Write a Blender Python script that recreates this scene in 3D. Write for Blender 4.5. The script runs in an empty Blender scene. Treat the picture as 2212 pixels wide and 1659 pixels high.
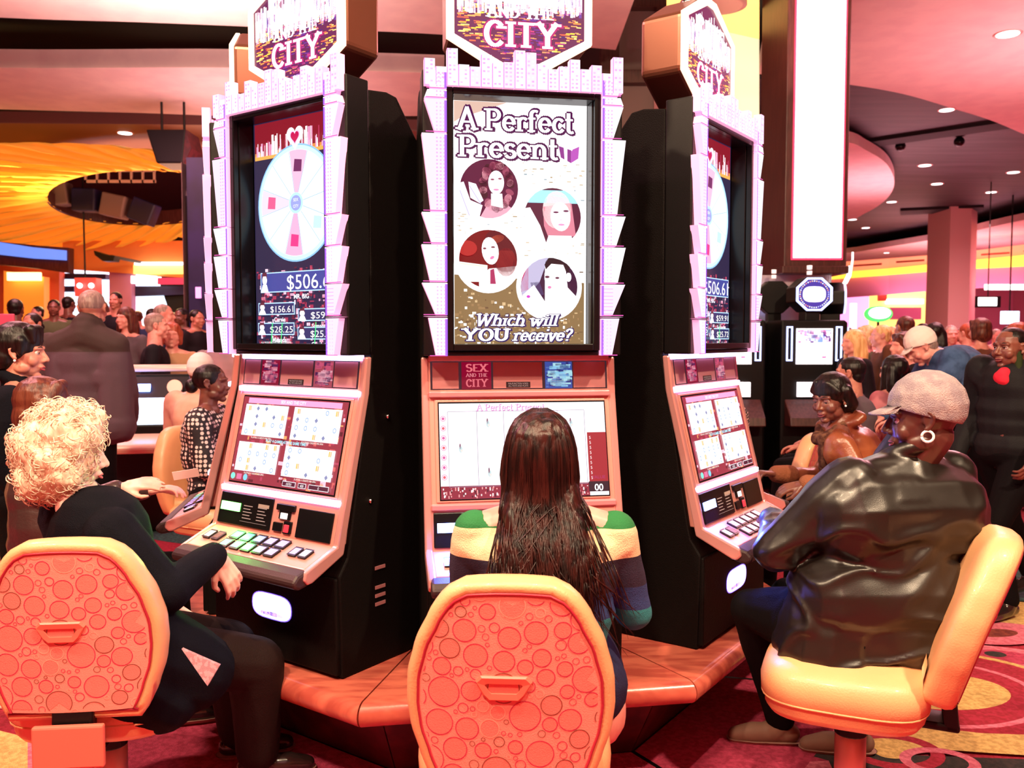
import bpy, bmesh, math, random
import numpy as np
from mathutils import Vector, Matrix, noise

# ------------------------------------------------------------------ camera, world, exposure
FPX = 1880.0; CAMH = 1.55; PITCH = math.atan(99.5/FPX)
S = bpy.context.scene
COL = S.collection
cd = bpy.data.cameras.new('camera'); cam = bpy.data.objects.new('camera', cd); COL.objects.link(cam)
cam.location = (0, 0, CAMH); cam.rotation_euler = (math.pi/2-PITCH, 0, 0)
cd.sensor_width = 36; cd.lens = FPX/2212*36; cd.clip_start = .05; cd.clip_end = 200
cd.dof.use_dof = True; cd.dof.focus_distance = 2.9; cd.dof.aperture_fstop = 5.0
S.camera = cam
S.view_settings.view_transform = 'Standard'; S.view_settings.look = 'None'
S.view_settings.gamma = 1; S.view_settings.exposure = 0.05; S.view_settings.use_curve_mapping = False
wd = bpy.data.worlds.new('world'); S.world = wd; wd.use_nodes = True
wd.node_tree.nodes['Background'].inputs[0].default_value = (1.0, .22, .26, 1)
wd.node_tree.nodes['Background'].inputs[1].default_value = .16
try:
    S.cycles.max_bounces = 6; S.cycles.diffuse_bounces = 3; S.cycles.glossy_bounces = 3
    S.cycles.sample_clamp_indirect = 4
    S.cycles.use_denoising = True
except Exception: pass

def R(a): return math.radians(a)
_F = np.array([0, math.cos(PITCH), -math.sin(PITCH)]); _U = np.array([0, math.sin(PITCH), math.cos(PITCH)])
_O = np.array([0, 0, CAMH])
def ray(px, py): return _F + np.array([1., 0, 0])*(px-1106)/FPX - _U*(py-829.5)/FPX
def atY(px, py, Y):            # point seen at a pixel, at world depth Y
    r = ray(px, py); p = _O + r*(Y/r[1]); return Vector(p)
def atZ(px, py, h):            # point seen at a pixel, at world height h
    r = ray(px, py); p = _O + r*((h-CAMH)/r[2]); return Vector(p)

# room light: ceiling spots out of view, plus added fill lights
def area(name, loc, size, power, color, rot=(0, 0, 0), spread=180):
    l = bpy.data.lights.new(name, 'AREA'); l.shape = 'DISK'; l.size = size; l.energy = power; l.color = color
    l.spread = R(spread)
    o = bpy.data.objects.new(name, l); o.location = loc; o.rotation_euler = rot; COL.objects.link(o); return o
def aim(o, target):
    d = Vector(target)-o.location; o.rotation_euler = d.to_track_quat('-Z', 'Y').to_euler()
WARM = (1, .72, .46); PINK = (1, .42, .46); GOLD = (1, .72, .35)
k = area('ceiling_spot', (-1.2, -.6, 5.0), .35, 230, WARM); aim(k, (0, 2.2, .9))
k = area('ceiling_spot', (2.9, .4, 5.2), .2, 330, WARM); aim(k, (1.3, 2.9, .7))
k = area('ceiling_spot', (-3.2, .8, 5.2), .35, 240, WARM); aim(k, (-1.4, 2.7, .9))
k = area('ceiling_spot', (4.5, 5.0, 5.6), .5, 300, WARM); aim(k, (2.6, 5.2, .6))
k = area('ceiling_spot', (-4.6, 4.5, 5.6), .5, 260, PINK); aim(k, (-2.6, 5.0, 1.0))
k = area('hall_fill', (0.2, -2.5, 5.0), 3.0, 30, (1, .34, .36)); aim(k, (0, 3, 1))  # coral fill added behind the camera, no fixture there
for x, y, z, sz, p, c in [(-5.5, 10, 5.0, 2.5, 260, PINK), (5.5, 9.5, 5.0, 2.5, 300, PINK), (9, 16, 5.0, 3, 600, PINK),
                          (19, 27, 4.6, 4, 700, (1, .32, .55)), (11.5, 21.5, 4.4, 2, 260, (1, .5, .5)), (-7, 17, 3.7, 3, 350, GOLD), (-10, 24, 4.2, 4, 700, (1, .3, .2))]:
    area('hall_fill', (x, y, z), sz, p, c)  # broad fill lamps added to light the crowd, walls and column
# fill lights added in mid-air to brighten the ceilings
for x, y, z, sz, p, c in [(-3.5, 9.0, 3.5, 1.5, 160, (1, .66, .6)), (2.5, 8.0, 4.0, 1.2, 60, (1, .6, .5)), (-4, 13, 3.5, 2, 75, (1, .5, .5)), (7.5, 10.5, 3.0, 3.5, 170, (1, .48, .52)), (9, 20, 3.2, 4, 190, (1, .42, .5)), (15, 30, 3.0, 5, 300, (1, .4, .5)), (-6, 18, 3.2, 3, 200, (1, .5, .3))]:
    area('ceiling_fill', (x, y, z), sz, p, c, (R(180), 0, 0))
area('canopy_fill', (-9.5, 17.0, 2.4), 2.0, 150, (1, .62, .22), (R(180), 0, 0), 95)  # unseen lamp added below the canopy to brighten the drape
k = area('ceiling_spot', (.6, .9, 4.8), .12, 110, WARM); aim(k, (1.1, 3.0, 0))
k = area('ceiling_spot', (-.9, 1.0, 4.8), .12, 70, WARM); aim(k, (-.5, 3.2, 0))

# ------------------------------------------------------------------ object helpers
def tag(o, label=None, cat=None, group=None, kind=None):
    if label: o['label'] = label
    if cat: o['category'] = cat
    if group: o['group'] = group
    if kind: o['kind'] = kind
    return o
def empty(name, loc=(0, 0, 0), rz=0, label=None, cat=None, group=None):
    o = bpy.data.objects.new(name, None); COL.objects.link(o); o.location = loc; o.rotation_euler = (0, 0, rz)
    o.empty_display_size = .1
    return tag(o, label, cat, group)
def mobj(name, verts, faces, mats, parent=None, smooth=False, mi=None):
    me = bpy.data.meshes.new(name); me.from_pydata([tuple(v) for v in verts], [], [tuple(f) for f in faces])
    for m in (mats if isinstance(mats, (list, tuple)) else [mats]): me.materials.append(m)
    if mi is not None: me.polygons.foreach_set('material_index', mi)
    if smooth: me.polygons.foreach_set('use_smooth', [True]*len(me.polygons))
    me.update()
    o = bpy.data.objects.new(name, me); COL.objects.link(o)
    if parent is not None: o.parent = parent
    return o
def copy_tree(o, parent=None):
    c = o.copy(); COL.objects.link(c); c.parent = parent
    for ch in list(o.children): copy_tree(ch, c)
    return c

class MB:
    def __init__(s): s.v = []; s.f = []; s.m = []
    def add(s, v, f, m=0):
        n = len(s.v); s.v += [tuple(p) for p in v]; s.f += [tuple(i+n for i in q) for q in f]; s.m += [m]*len(f); return s
    def box(s, x0, x1, y0, y1, z0, z1, m=0, M=None):
        v = [(x, y, z) for z in (z0, z1) for y in (y0, y1) for x in (x0, x1)]
        if M is not None: v = [M @ Vector(p) for p in v]
        return s.add(v, [(0, 2, 3, 1), (4, 5, 7, 6), (0, 1, 5, 4), (2, 6, 7, 3), (0, 4, 6, 2), (1, 3, 7, 5)], m)
    def prism(s, pts, a, b, axis, m=0):          # 2-D outline pts extruded along axis from a to b
        n = len(pts)
        def P(p, t):
            return {'x': (t, p[0], p[1]), 'y': (p[0], t, p[1]), 'z': (p[0], p[1], t)}[axis]
        v = [P(p, a) for p in pts]+[P(p, b) for p in pts]
        f = [tuple(range(n-1, -1, -1)), tuple(range(n, 2*n))]+[(i, (i+1) % n, n+(i+1) % n, n+i) for i in range(n)]
        return s.add(v, f, m)
    def rings(s, loops, m=0, cap=True, closed=True):
        n = len(loops[0]); v = [p for l in loops for p in l]; f = []
        for i in range(len(loops)-1):
            for j in range(n if closed else n-1):
                a = i*n+j; b = i*n+(j+1) % n; f.append((a, b, b+n, a+n))
        if cap: f.append(tuple(range(n-1, -1, -1))); f.append(tuple(range((len(loops)-1)*n, len(loops)*n)))
        return s.add(v, f, m)
    def tube(s, pts, r, n=8, m=0, cap=True):
        pts = [Vector(p) for p in pts]; rr = r if isinstance(r, (list, tuple)) else [r]*len(pts); loops = []; prev = None
        for i, p in enumerate(pts):
            d = (pts[min(i+1, len(pts)-1)]-pts[max(i-1, 0)])
            d = d.normalized() if d.length > 1e-9 else Vector((0, 0, 1))
            a = prev if prev is not None else (Vector((0, 0, 1)) if abs(d.z) < .9 else Vector((1, 0, 0)))
            u = (a-d*a.dot(d))
            if u.length < 1e-6: u = d.orthogonal()
            u.normalize(); w = d.cross(u); prev = u
            loops.append([p+(u*math.cos(t)+w*math.sin(t))*rr[i] for t in [2*math.pi*k/n for k in range(n)]])
        return s.rings(loops, m, cap)
    def lathe(s, prof, n=24, c=(0, 0, 0), m=0):
        loops = [[(c[0]+r*math.cos(2*math.pi*k/n), c[1]+r*math.sin(2*math.pi*k/n), c[2]+z) for k in range(n)] for r, z in prof]
        return s.rings(loops, m)
    def ball(s, c, r, n=12, m=0):
        r = (r, r, r) if not isinstance(r, (tuple, list)) else r
        v, f = sph(c, r, n); return s.add(v, f, m)
    def obj(s, name, mats, parent=None, smooth=False, bevel=0, seg=2):
        o = mobj(name, s.v, s.f, mats, parent, smooth, s.m)
        if bevel:
            b = o.modifiers.new('bevel', 'BEVEL'); b.width = bevel; b.segments = seg; b.limit_method = 'ANGLE'; b.angle_limit = R(35)
            if smooth is None or smooth:
                pass
        return o
_sc = {}
def sph(c, r, n=12):
    if n not in _sc:
        v = [(0, 0, 1)]; rows = max(4, n//2)
        for i in range(1, rows):
            t = math.pi*i/rows
            for j in range(n): v.append((math.sin(t)*math.cos(2*math.pi*j/n), math.sin(t)*math.sin(2*math.pi*j/n), math.cos(t)))
        v.append((0, 0, -1)); f = []
        for j in range(n): f.append((0, 1+j, 1+(j+1) % n))
        for i in range(rows-2):
            for j in range(n):
                a = 1+i*n+j; b = 1+i*n+(j+1) % n; f.append((a, a+n, b+n, b))
        e = len(v)-1
        for j in range(n): f.append((e, 1+(rows-2)*n+(j+1) % n, 1+(rows-2)*n+j))
        _sc[n] = (v, f)
    v, f = _sc[n]
    return [(c[0]+p[0]*r[0], c[1]+p[1]*r[1], c[2]+p[2]*r[2]) for p in v], f

# ------------------------------------------------------------------ materials
def mat(name, col, rough=.5, metal=0, emit=None, es=1, bump=0, bscale=30, bstretch=(1, 1, 1), col2=None, cscale=5, cstretch=(1, 1, 1), spec=.5, sheen=0, coat=0, cdetail=3, ramp=(.4, .6)):
    m = bpy.data.materials.new(name); m.use_nodes = True; nt = m.node_tree; b = nt.nodes['Principled BSDF']
    b.inputs['Base Color'].default_value = (*col, 1); b.inputs['Roughness'].default_value = rough
    b.inputs['Metallic'].default_value = metal; b.inputs['Specular IOR Level'].default_value = spec
    if sheen: b.inputs['Sheen Weight'].default_value = sheen
    if coat: b.inputs['Coat Weight'].default_value = coat; b.inputs['Coat Roughness'].default_value = .12
    if emit is not None:
        b.inputs['Emission Color'].default_value = (*emit, 1); b.inputs['Emission Strength'].default_value = es
    def tex(scale, stretch, detail=3):
        tc = nt.nodes.new('ShaderNodeTexCoord'); mp = nt.nodes.new('ShaderNodeMapping'); nt.links.new(tc.outputs['Object'], mp.inputs[0])
        mp.inputs['Scale'].default_value = stretch
        n = nt.nodes.new('ShaderNodeTexNoise'); n.inputs['Scale'].default_value = scale; n.inputs['Detail'].default_value = detail
        nt.links.new(mp.outputs[0], n.inputs['Vector']); return n
    if bump:
        n = tex(bscale, bstretch); bp = nt.nodes.new('ShaderNodeBump'); bp.inputs['Strength'].default_value = bump
        bp.inputs['Distance'].default_value = .01
        nt.links.new(n.outputs[0], bp.inputs['Height']); nt.links.new(bp.outputs[0], b.inputs['Normal'])
    if col2 is not None:
        n = tex(cscale, cstretch, cdetail); rp = nt.nodes.new('ShaderNodeValToRGB')
        rp.color_ramp.elements[0].color = (*col, 1); rp.color_ramp.elements[1].color = (*col2, 1)
        rp.color_ramp.elements[0].position = ramp[0]; rp.color_ramp.elements[1].position = ramp[1]
        nt.links.new(n.outputs[0], rp.inputs[0]); nt.links.new(rp.outputs[0], b.inputs['Base Color'])
    return m
def artmat(name, strength):
    m = bpy.data.materials.new(name); m.use_nodes = True; nt = m.node_tree; b = nt.nodes['Principled BSDF']
    b.inputs['Base Color'].default_value = (.01, .01, .012, 1); b.inputs['Roughness'].default_value = .25
    a = nt.nodes.new('ShaderNodeAttribute'); a.attribute_name = 'Col'
    nt.links.new(a.outputs['Color'], b.inputs['Emission Color']); b.inputs['Emission Strength'].default_value = strength
    return m
M = {}
M['black'] = mat('black_plastic', (.003, .0025, .003), .4, bump=.1, bscale=400, spec=.3)
M['gloss'] = mat('black_gloss', (.004, .004, .005), .25, spec=.3)
M['side'] = mat('black_textured_steel', (.003, .002, .002), .6, bump=.25, bscale=260, spec=.12)
M['silver'] = mat('rose_silver_paint', (.78, .34, .30), .32, .35)
M['silver2'] = mat('rose_silver_trim', (.85, .42, .42), .2, .55)
M['glassy'] = mat('smoked_glass', (.50, .22, .24), .3, .2)
M['rest'] = mat('padded_black_vinyl', (.035, .014, .016), .5, bump=.15, bscale=300)
M['chrome'] = mat('chrome', (.8, .7, .72), .15, 1)
M['bar'] = mat('light_bar', (1, 1, 1), .4, emit=(.62, .50, 1), es=6)
M['baroff'] = mat('unlit_bar', (.7, .3, .35), .3, .3)
M['green_led'] = mat('green_display', (0, .1, 0), .4, emit=(.15, 1, .12), es=9)
M['blue_led'] = mat('blue_display', (0, 0, .1), .4, emit=(.22, .32, 1), es=16)
M['bronze'] = mat('bronze_housing', (.20, .07, .045), .3, .6)
M['rimg'] = mat('lit_rim', (.9, .6, .5), .3, emit=(1, .68, .5), es=1.7)
M['candle_w'] = mat('lamp_white', (.9, .8, .8), .4, emit=(1, .8, .78), es=.9)
M['wood'] = mat('cherry_wood', (.62, .15, .10), .28, bump=.05, bscale=60, col2=(.42, .075, .055), cscale=6, cstretch=(1, 4, 1), coat=.3)
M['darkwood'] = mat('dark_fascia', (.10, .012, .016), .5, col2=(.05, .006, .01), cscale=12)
M['vinyl'] = mat('tan_vinyl', (.90, .46, .23), .42, bump=.12, bscale=180, col2=(.84, .40, .20), cscale=3, coat=.1)
M['fabric'] = mat('coral_fabric', (.92, .30, .25), .62, bump=.2, bscale=420)
M['fabric_in'] = mat('coral_fabric_disc', (.92, .22, .19), .62, bump=.2, bscale=420)
M['ringp'] = mat('magenta_thread', (.58, .012, .09), .6)
M['ringd'] = mat('brown_thread', (.22, .045, .03), .6)
M['ringl'] = mat('peach_thread', (.95, .42, .33), .6)
M['piping'] = mat('crimson_piping', (.42, .02, .045), .4)
M['handle'] = mat('coral_plastic', (.78, .15, .11), .42)
M['steel'] = mat('satin_steel', (.85, .50, .45), .4, .5)
ART = artmat('screen_light', 1.35); ARTB = artmat('sign_light', 1.7); ARTD = artmat('dim_screen_light', .8)
# ------------------------------------------------------------------ flat artwork shown by screens and signs
class Art:
    """coloured polygons in (u,w); layers a fraction of a millimetre apart"""
    def __init__(s): s.p = []; s.L = 0
    def layer(s): s.L += 1; return s
    def poly(s, pts, c): s.p.append(([tuple(q) for q in pts], None, c, s.L)); return s
    def rect(s, x0, y0, x1, y1, c): return s.poly([(x0, y0), (x1, y0), (x1, y1), (x0, y1)], c)
    def ell(s, cx, cy, rx, ry, c, n=28, a0=0, rot=0):
        cr, sr = math.cos(rot), math.sin(rot); o = []
        for k in range(n):
            t = a0+2*math.pi*k/n; x, y = rx*math.cos(t), ry*math.sin(t); o.append((cx+x*cr-y*sr, cy+x*sr+y*cr))
        return s.poly(o, c)
    def ring(s, cx, cy, r, w, c, n=40, sy=1):
        for k in range(n):
            a, b = 2*math.pi*k/n, 2*math.pi*(k+1)/n
            s.poly([(cx+(r-w)*math.cos(a), cy+(r-w)*sy*math.sin(a)), (cx+r*math.cos(a), cy+r*sy*math.sin(a)),
                    (cx+r*math.cos(b), cy+r*sy*math.sin(b)), (cx+(r-w)*math.cos(b), cy+(r-w)*sy*math.sin(b))], c)
        return s
    def sector(s, cx, cy, r0, r1, a, b, c, n=6):
        o = [(cx+r0*math.cos(a+(b-a)*k/n), cy+r0*math.sin(a+(b-a)*k/n)) for k in range(n+1)]
        o += [(cx+r1*math.cos(b-(b-a)*k/n), cy+r1*math.sin(b-(b-a)*k/n)) for k in range(n+1)]
        return s.poly(o, c)
    def line(s, p, q, w, c):
        d = Vector((q[0]-p[0], q[1]-p[1])); n = Vector((-d.y, d.x)); n = n.normalized()*w/2 if n.length else n
        return s.poly([(p[0]-n.x, p[1]-n.y), (q[0]-n.x, q[1]-n.y), (q[0]+n.x, q[1]+n.y), (p[0]+n.x, p[1]+n.y)], c)
    def text(s, txt, x, y, h, c, width=None, bold=.0, shear=0, align='c'):
        v, f = glyphs(txt, bold)
        if not v: return s
        xs = [p[0] for p in v]; ys = [p[1] for p in v]; x0, x1 = min(xs), max(xs); y0 = min(0, min(ys)*0)
        sy = h/.70; sx = sy if width is None else width/(x1-x0)
        ox = {'c': x-(x0+x1)/2*sx, 'l': x-x0*sx, 'r': x-x1*sx}[align]
        s.p.append(([(ox+p[0]*sx+shear*p[1]*sy, y+p[1]*sy) for p in v], f, c, s.L)); return s
    def slab(s, txt, x, y, h, c, width, th=.17, shear=0):
        polys, W = slab_text(txt, th); sx = width/W
        for q in polys: s.poly([(x+a*sx+shear*b*h, y+b*h) for a, b in q], c)
        return s
    def obj(s, name, material, parent, v=0, depth=None, tilt=None, dl=.00035):
        """laid on the local plane y=-v, or on a tilted plane tilt=(v0,w0,v1,w1): w runs from w0 to w1"""
        V = []; Fc = []; C = []
        for pts, fs, c, L in s.p:
            n = len(V); o = L*dl
            for a, b in pts:
                if tilt:
                    v0, w0, v1, w1 = tilt; t = (b-w0)/(w1-w0); vv = v0+(v1-v0)*t; nl = math.hypot(v1-v0, w1-w0)
                    V.append((a, -(vv+o*(w1-w0)/nl), b-o*(v1-v0)/nl))
                else: V.append((a, -(v+o), b))
            for q in (fs if fs is not None else [tuple(range(len(pts)))]):
                Fc.append(tuple(n+i for i in q)); C += [c]*len(q)
        me = bpy.data.meshes.new(name); me.from_pydata(V, [], Fc); me.materials.append(material)
        at = me.color_attributes.new('Col', 'FLOAT_COLOR', 'CORNER')
        arr = np.ones((len(C), 4), dtype=np.float32); arr[:, :3] = np.array(C, dtype=np.float32); at.data.foreach_set('color', arr.ravel())
        me.update(); o = bpy.data.objects.new(name, me); COL.objects.link(o); o.parent = parent; return o
_gl = {}
def glyphs(txt, bold=0):
    if (txt, bold) in _gl: return _gl[(txt, bold)]
    cu = bpy.data.curves.new('t', 'FONT'); cu.body = txt; cu.size = 1; cu.fill_mode = 'FRONT'; cu.offset = bold; cu.resolution_u = 3
    o = bpy.data.objects.new('t', cu); COL.objects.link(o); dg = bpy.context.evaluated_depsgraph_get()
    me = bpy.data.meshes.new_from_object(o.evaluated_get(dg)); v = [(p.co.x, p.co.y) for p in me.vertices]
    f = []
    for p in me.polygons:
        q = list(p.vertices)
        if p.normal.z < 0: q = q[::-1]
        f.append(tuple(q))
    bpy.data.objects.remove(o); bpy.data.curves.remove(cu); bpy.data.meshes.remove(me)
    _gl[(txt, bold)] = (v, f); return v, f
# a small slab-serif alphabet: strokes in a unit cell, x-height .66
def _arc(cx, cy, rx, ry, a, b, n=12): return [(cx+rx*math.cos(R(a+(b-a)*k/n)), cy+ry*math.sin(R(a+(b-a)*k/n))) for k in range(n+1)]
SL = {
 'A': (.86, [[(.1, 0), (.43, 1), (.76, 0)], [(.22, .35), (.64, .35)]], [(.1, 0), (.76, 0)]),
 'P': (.74, [[(.16, 0), (.16, 1)], [(.16, .96)]+_arc(.38, .72, .24, .24, 90, -90)+[(.16, .48)]], [(.16, 0), (.13, 1)]),
 'Y': (.86, [[(.1, 1), (.43, .5), (.76, 1)], [(.43, .5), (.43, 0)]], [(.1, 1), (.76, 1), (.43, 0)]),
 'O': (.84, [_arc(.42, .5, .32, .46, 0, 360, 24)], []),
 'U': (.84, [[(.15, 1), (.15, .4)]+_arc(.42, .36, .27, .3, 180, 360)+[(.69, .4), (.69, 1)]], [(.15, 1), (.69, 1)]),
 'W': (1.15, [[(.1, 1), (.33, 0), (.57, .8), (.8, 0), (1.05, 1)]], [(.1, 1), (.57, .95), (1.05, 1)]),
 'C': (.80, [_arc(.42, .5, .32, .46, 45, 315, 20)], [(.66, .8)]),
 'I': (.40, [[(.2, 0), (.2, 1)]], [(.2, 0), (.2, 1)]),
 'T': (.76, [[(.08, .94), (.68, .94)], [(.38, 0), (.38, .94)]], [(.38, 0)]),
 'S': (.66, [_arc(.33, .74, .22, .22, 30, 270, 14)+_arc(.33, .27, .24, .25, 90, -150, 14)], []),
 'E': (.68, [[(.58, .94), (.16, .94), (.16, .06), (.58, .06)], [(.16, .5), (.48, .5)]], []),
 'X': (.80, [[(.1, 1), (.7, 0)], [(.7, 1), (.1, 0)]], [(.1, 1), (.7, 1), (.1, 0), (.7, 0)]),
 'N': (.84, [[(.14, 0), (.14, 1), (.70, 0), (.70, 1)]], [(.14, 0), (.70, 1)]),
 'D': (.80, [[(.14, .06), (.14, .94), (.36, .94)]+_arc(.36, .5, .3, .44, 90, -90)+[(.14, .06)]], []),
 'H': (.84, [[(.14, 0), (.14, 1)], [(.70, 0), (.70, 1)], [(.14, .5), (.70, .5)]], [(.14, 0), (.14, 1), (.70, 0), (.70, 1)]),
 'e': (.62, [[(.1, .36), (.52, .36)]+_arc(.31, .34, .22, .3, 0, 320, 18)], []),
 'r': (.50, [[(.14, 0), (.14, .64)], _arc(.32, .40, .19, .22, 180, 50, 8)], [(.14, 0), (.11, .64)]),
 'f': (.46, [[(.17, 0), (.17, .78)]+_arc(.34, .8, .17, .17, 180, 60, 8), [(.03, .62), (.36, .62)]], [(.17, 0)]),
 'c': (.56, [_arc(.31, .34, .22, .3, 45, 320, 16)], []),
 't': (.46, [[(.18, .9), (.18, .2)]+_arc(.31, .18, .13, .15, 180, 300, 6), [(.03, .62), (.38, .62)]], []),
 's': (.50, [_arc(.25, .48, .16, .15, 30, 270, 10)+_arc(.25, .18, .18, .16, 90, -150, 10)], []),
 'n': (.68, [[(.13, 0), (.13, .64)], _arc(.33, .38, .2, .25, 180, 0, 10)+[(.53, 0)]], [(.13, 0), (.10, .64), (.53, 0)]),
 'h': (.68, [[(.13, 0), (.13, 1)], _arc(.33, .38, .2, .25, 180, 0, 10)+[(.53, 0)]], [(.13, 0), (.10, 1), (.53, 0)]),
 'i': (.34, [[(.17, 0), (.17, .64)], [(.17, .82), (.17, .96)]], [(.17, 0), (.13, .64)]),
 'l': (.34, [[(.17, 0), (.17, 1)]], [(.17, 0), (.13, 1)]),
 'w': (.92, [[(.08, .64), (.26, 0), (.46, .55), (.64, 0), (.84, .64)]], [(.08, .64), (.46, .6), (.84, .64)]),
 'v': (.62, [[(.08, .64), (.30, 0), (.54, .64)]], [(.08, .64), (.54, .64)]),
 '?': (.56, [_arc(.27, .76, .2, .2, 170, -60, 10)+[(.27, .42), (.27, .28)], [(.27, 0), (.27, .14)]], []),
 ' ': (.34, [], [])}
def slab_text(txt, th):
    out = []; x = 0
    for ch in txt:
        w, st, se = SL[ch]
        for s in st:
            for i in range(len(s)-1):
                (a, b), (c, d) = s[i], s[i+1]; l = math.hypot(c-a, d-b)
                if l < 1e-6: continue
                e = th*.22 if 0 < i or len(s) > 2 else 0
                ux, uy = (c-a)/l, (d-b)/l
                t = th*(.55+.45*abs(uy)); nx, ny = -uy*t/2, ux*t/2
                a2, b2, c2, d2 = a-ux*e, b-uy*e, c+ux*e, d+uy*e
                out.append([(x+a2-nx, b2-ny), (x+c2-nx, d2-ny), (x+c2+nx, d2+ny), (x+a2+nx, b2+ny)])
        for a, b in se:
            y0, y1 = (0, th*.5) if b < .05 else (b-th*.5, b)
            out.append([(x+a-th, y0), (x+a+th, y0), (x+a+th, y1), (x+a-th, y1)])
        x += w
    return out, x
rnd = random.Random(7)
def city(A, x0, y0, x1, y1, n, cols, w=.01, h=.02, rg=None):
    rg = rg or rnd
    for _ in range(n):
        ww = w*rg.uniform(.3, 1.4); hh = h*rg.uniform(.3, 1.4); x = rg.uniform(x0, x1-ww); y = rg.uniform(y0, y1-hh)
        A.rect(x, y, min(x1, x+ww), min(y1, y+hh), rg.choice(cols))
def clip_circle(A, cx, cy, r, pts, c):
    """polygon clipped to a circle (portraits stay inside their medallion)"""
    poly = [tuple(p) for p in pts]; N = 24
    for k in range(N):
        t = 2*math.pi*k/N; nx, ny = math.cos(t), math.sin(t); out = []
        for i in range(len(poly)):
            a, b = poly[i], poly[(i+1) % len(poly)]
            da = (a[0]-cx)*nx+(a[1]-cy)*ny-r; db = (b[0]-cx)*nx+(b[1]-cy)*ny-r
            if da <= 0: out.append(a)
            if da*db < 0:
                s = da/(da-db); out.append((a[0]+(b[0]-a[0])*s, a[1]+(b[1]-a[1])*s))
        poly = out
        if len(poly) < 3: return
    A.poly(poly, c)
def ellpts(cx, cy, rx, ry, n=20, rot=0):
    return [(cx+rx*math.cos(t)*math.cos(rot)-ry*math.sin(t)*math.sin(rot), cy+rx*math.cos(t)*math.sin(rot)+ry*math.sin(t)*math.cos(rot)) for t in [2*math.pi*k/n for k in range(n)]]
W_ = (1, .98, 1); PUR = (.16, .03, .22)

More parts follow.
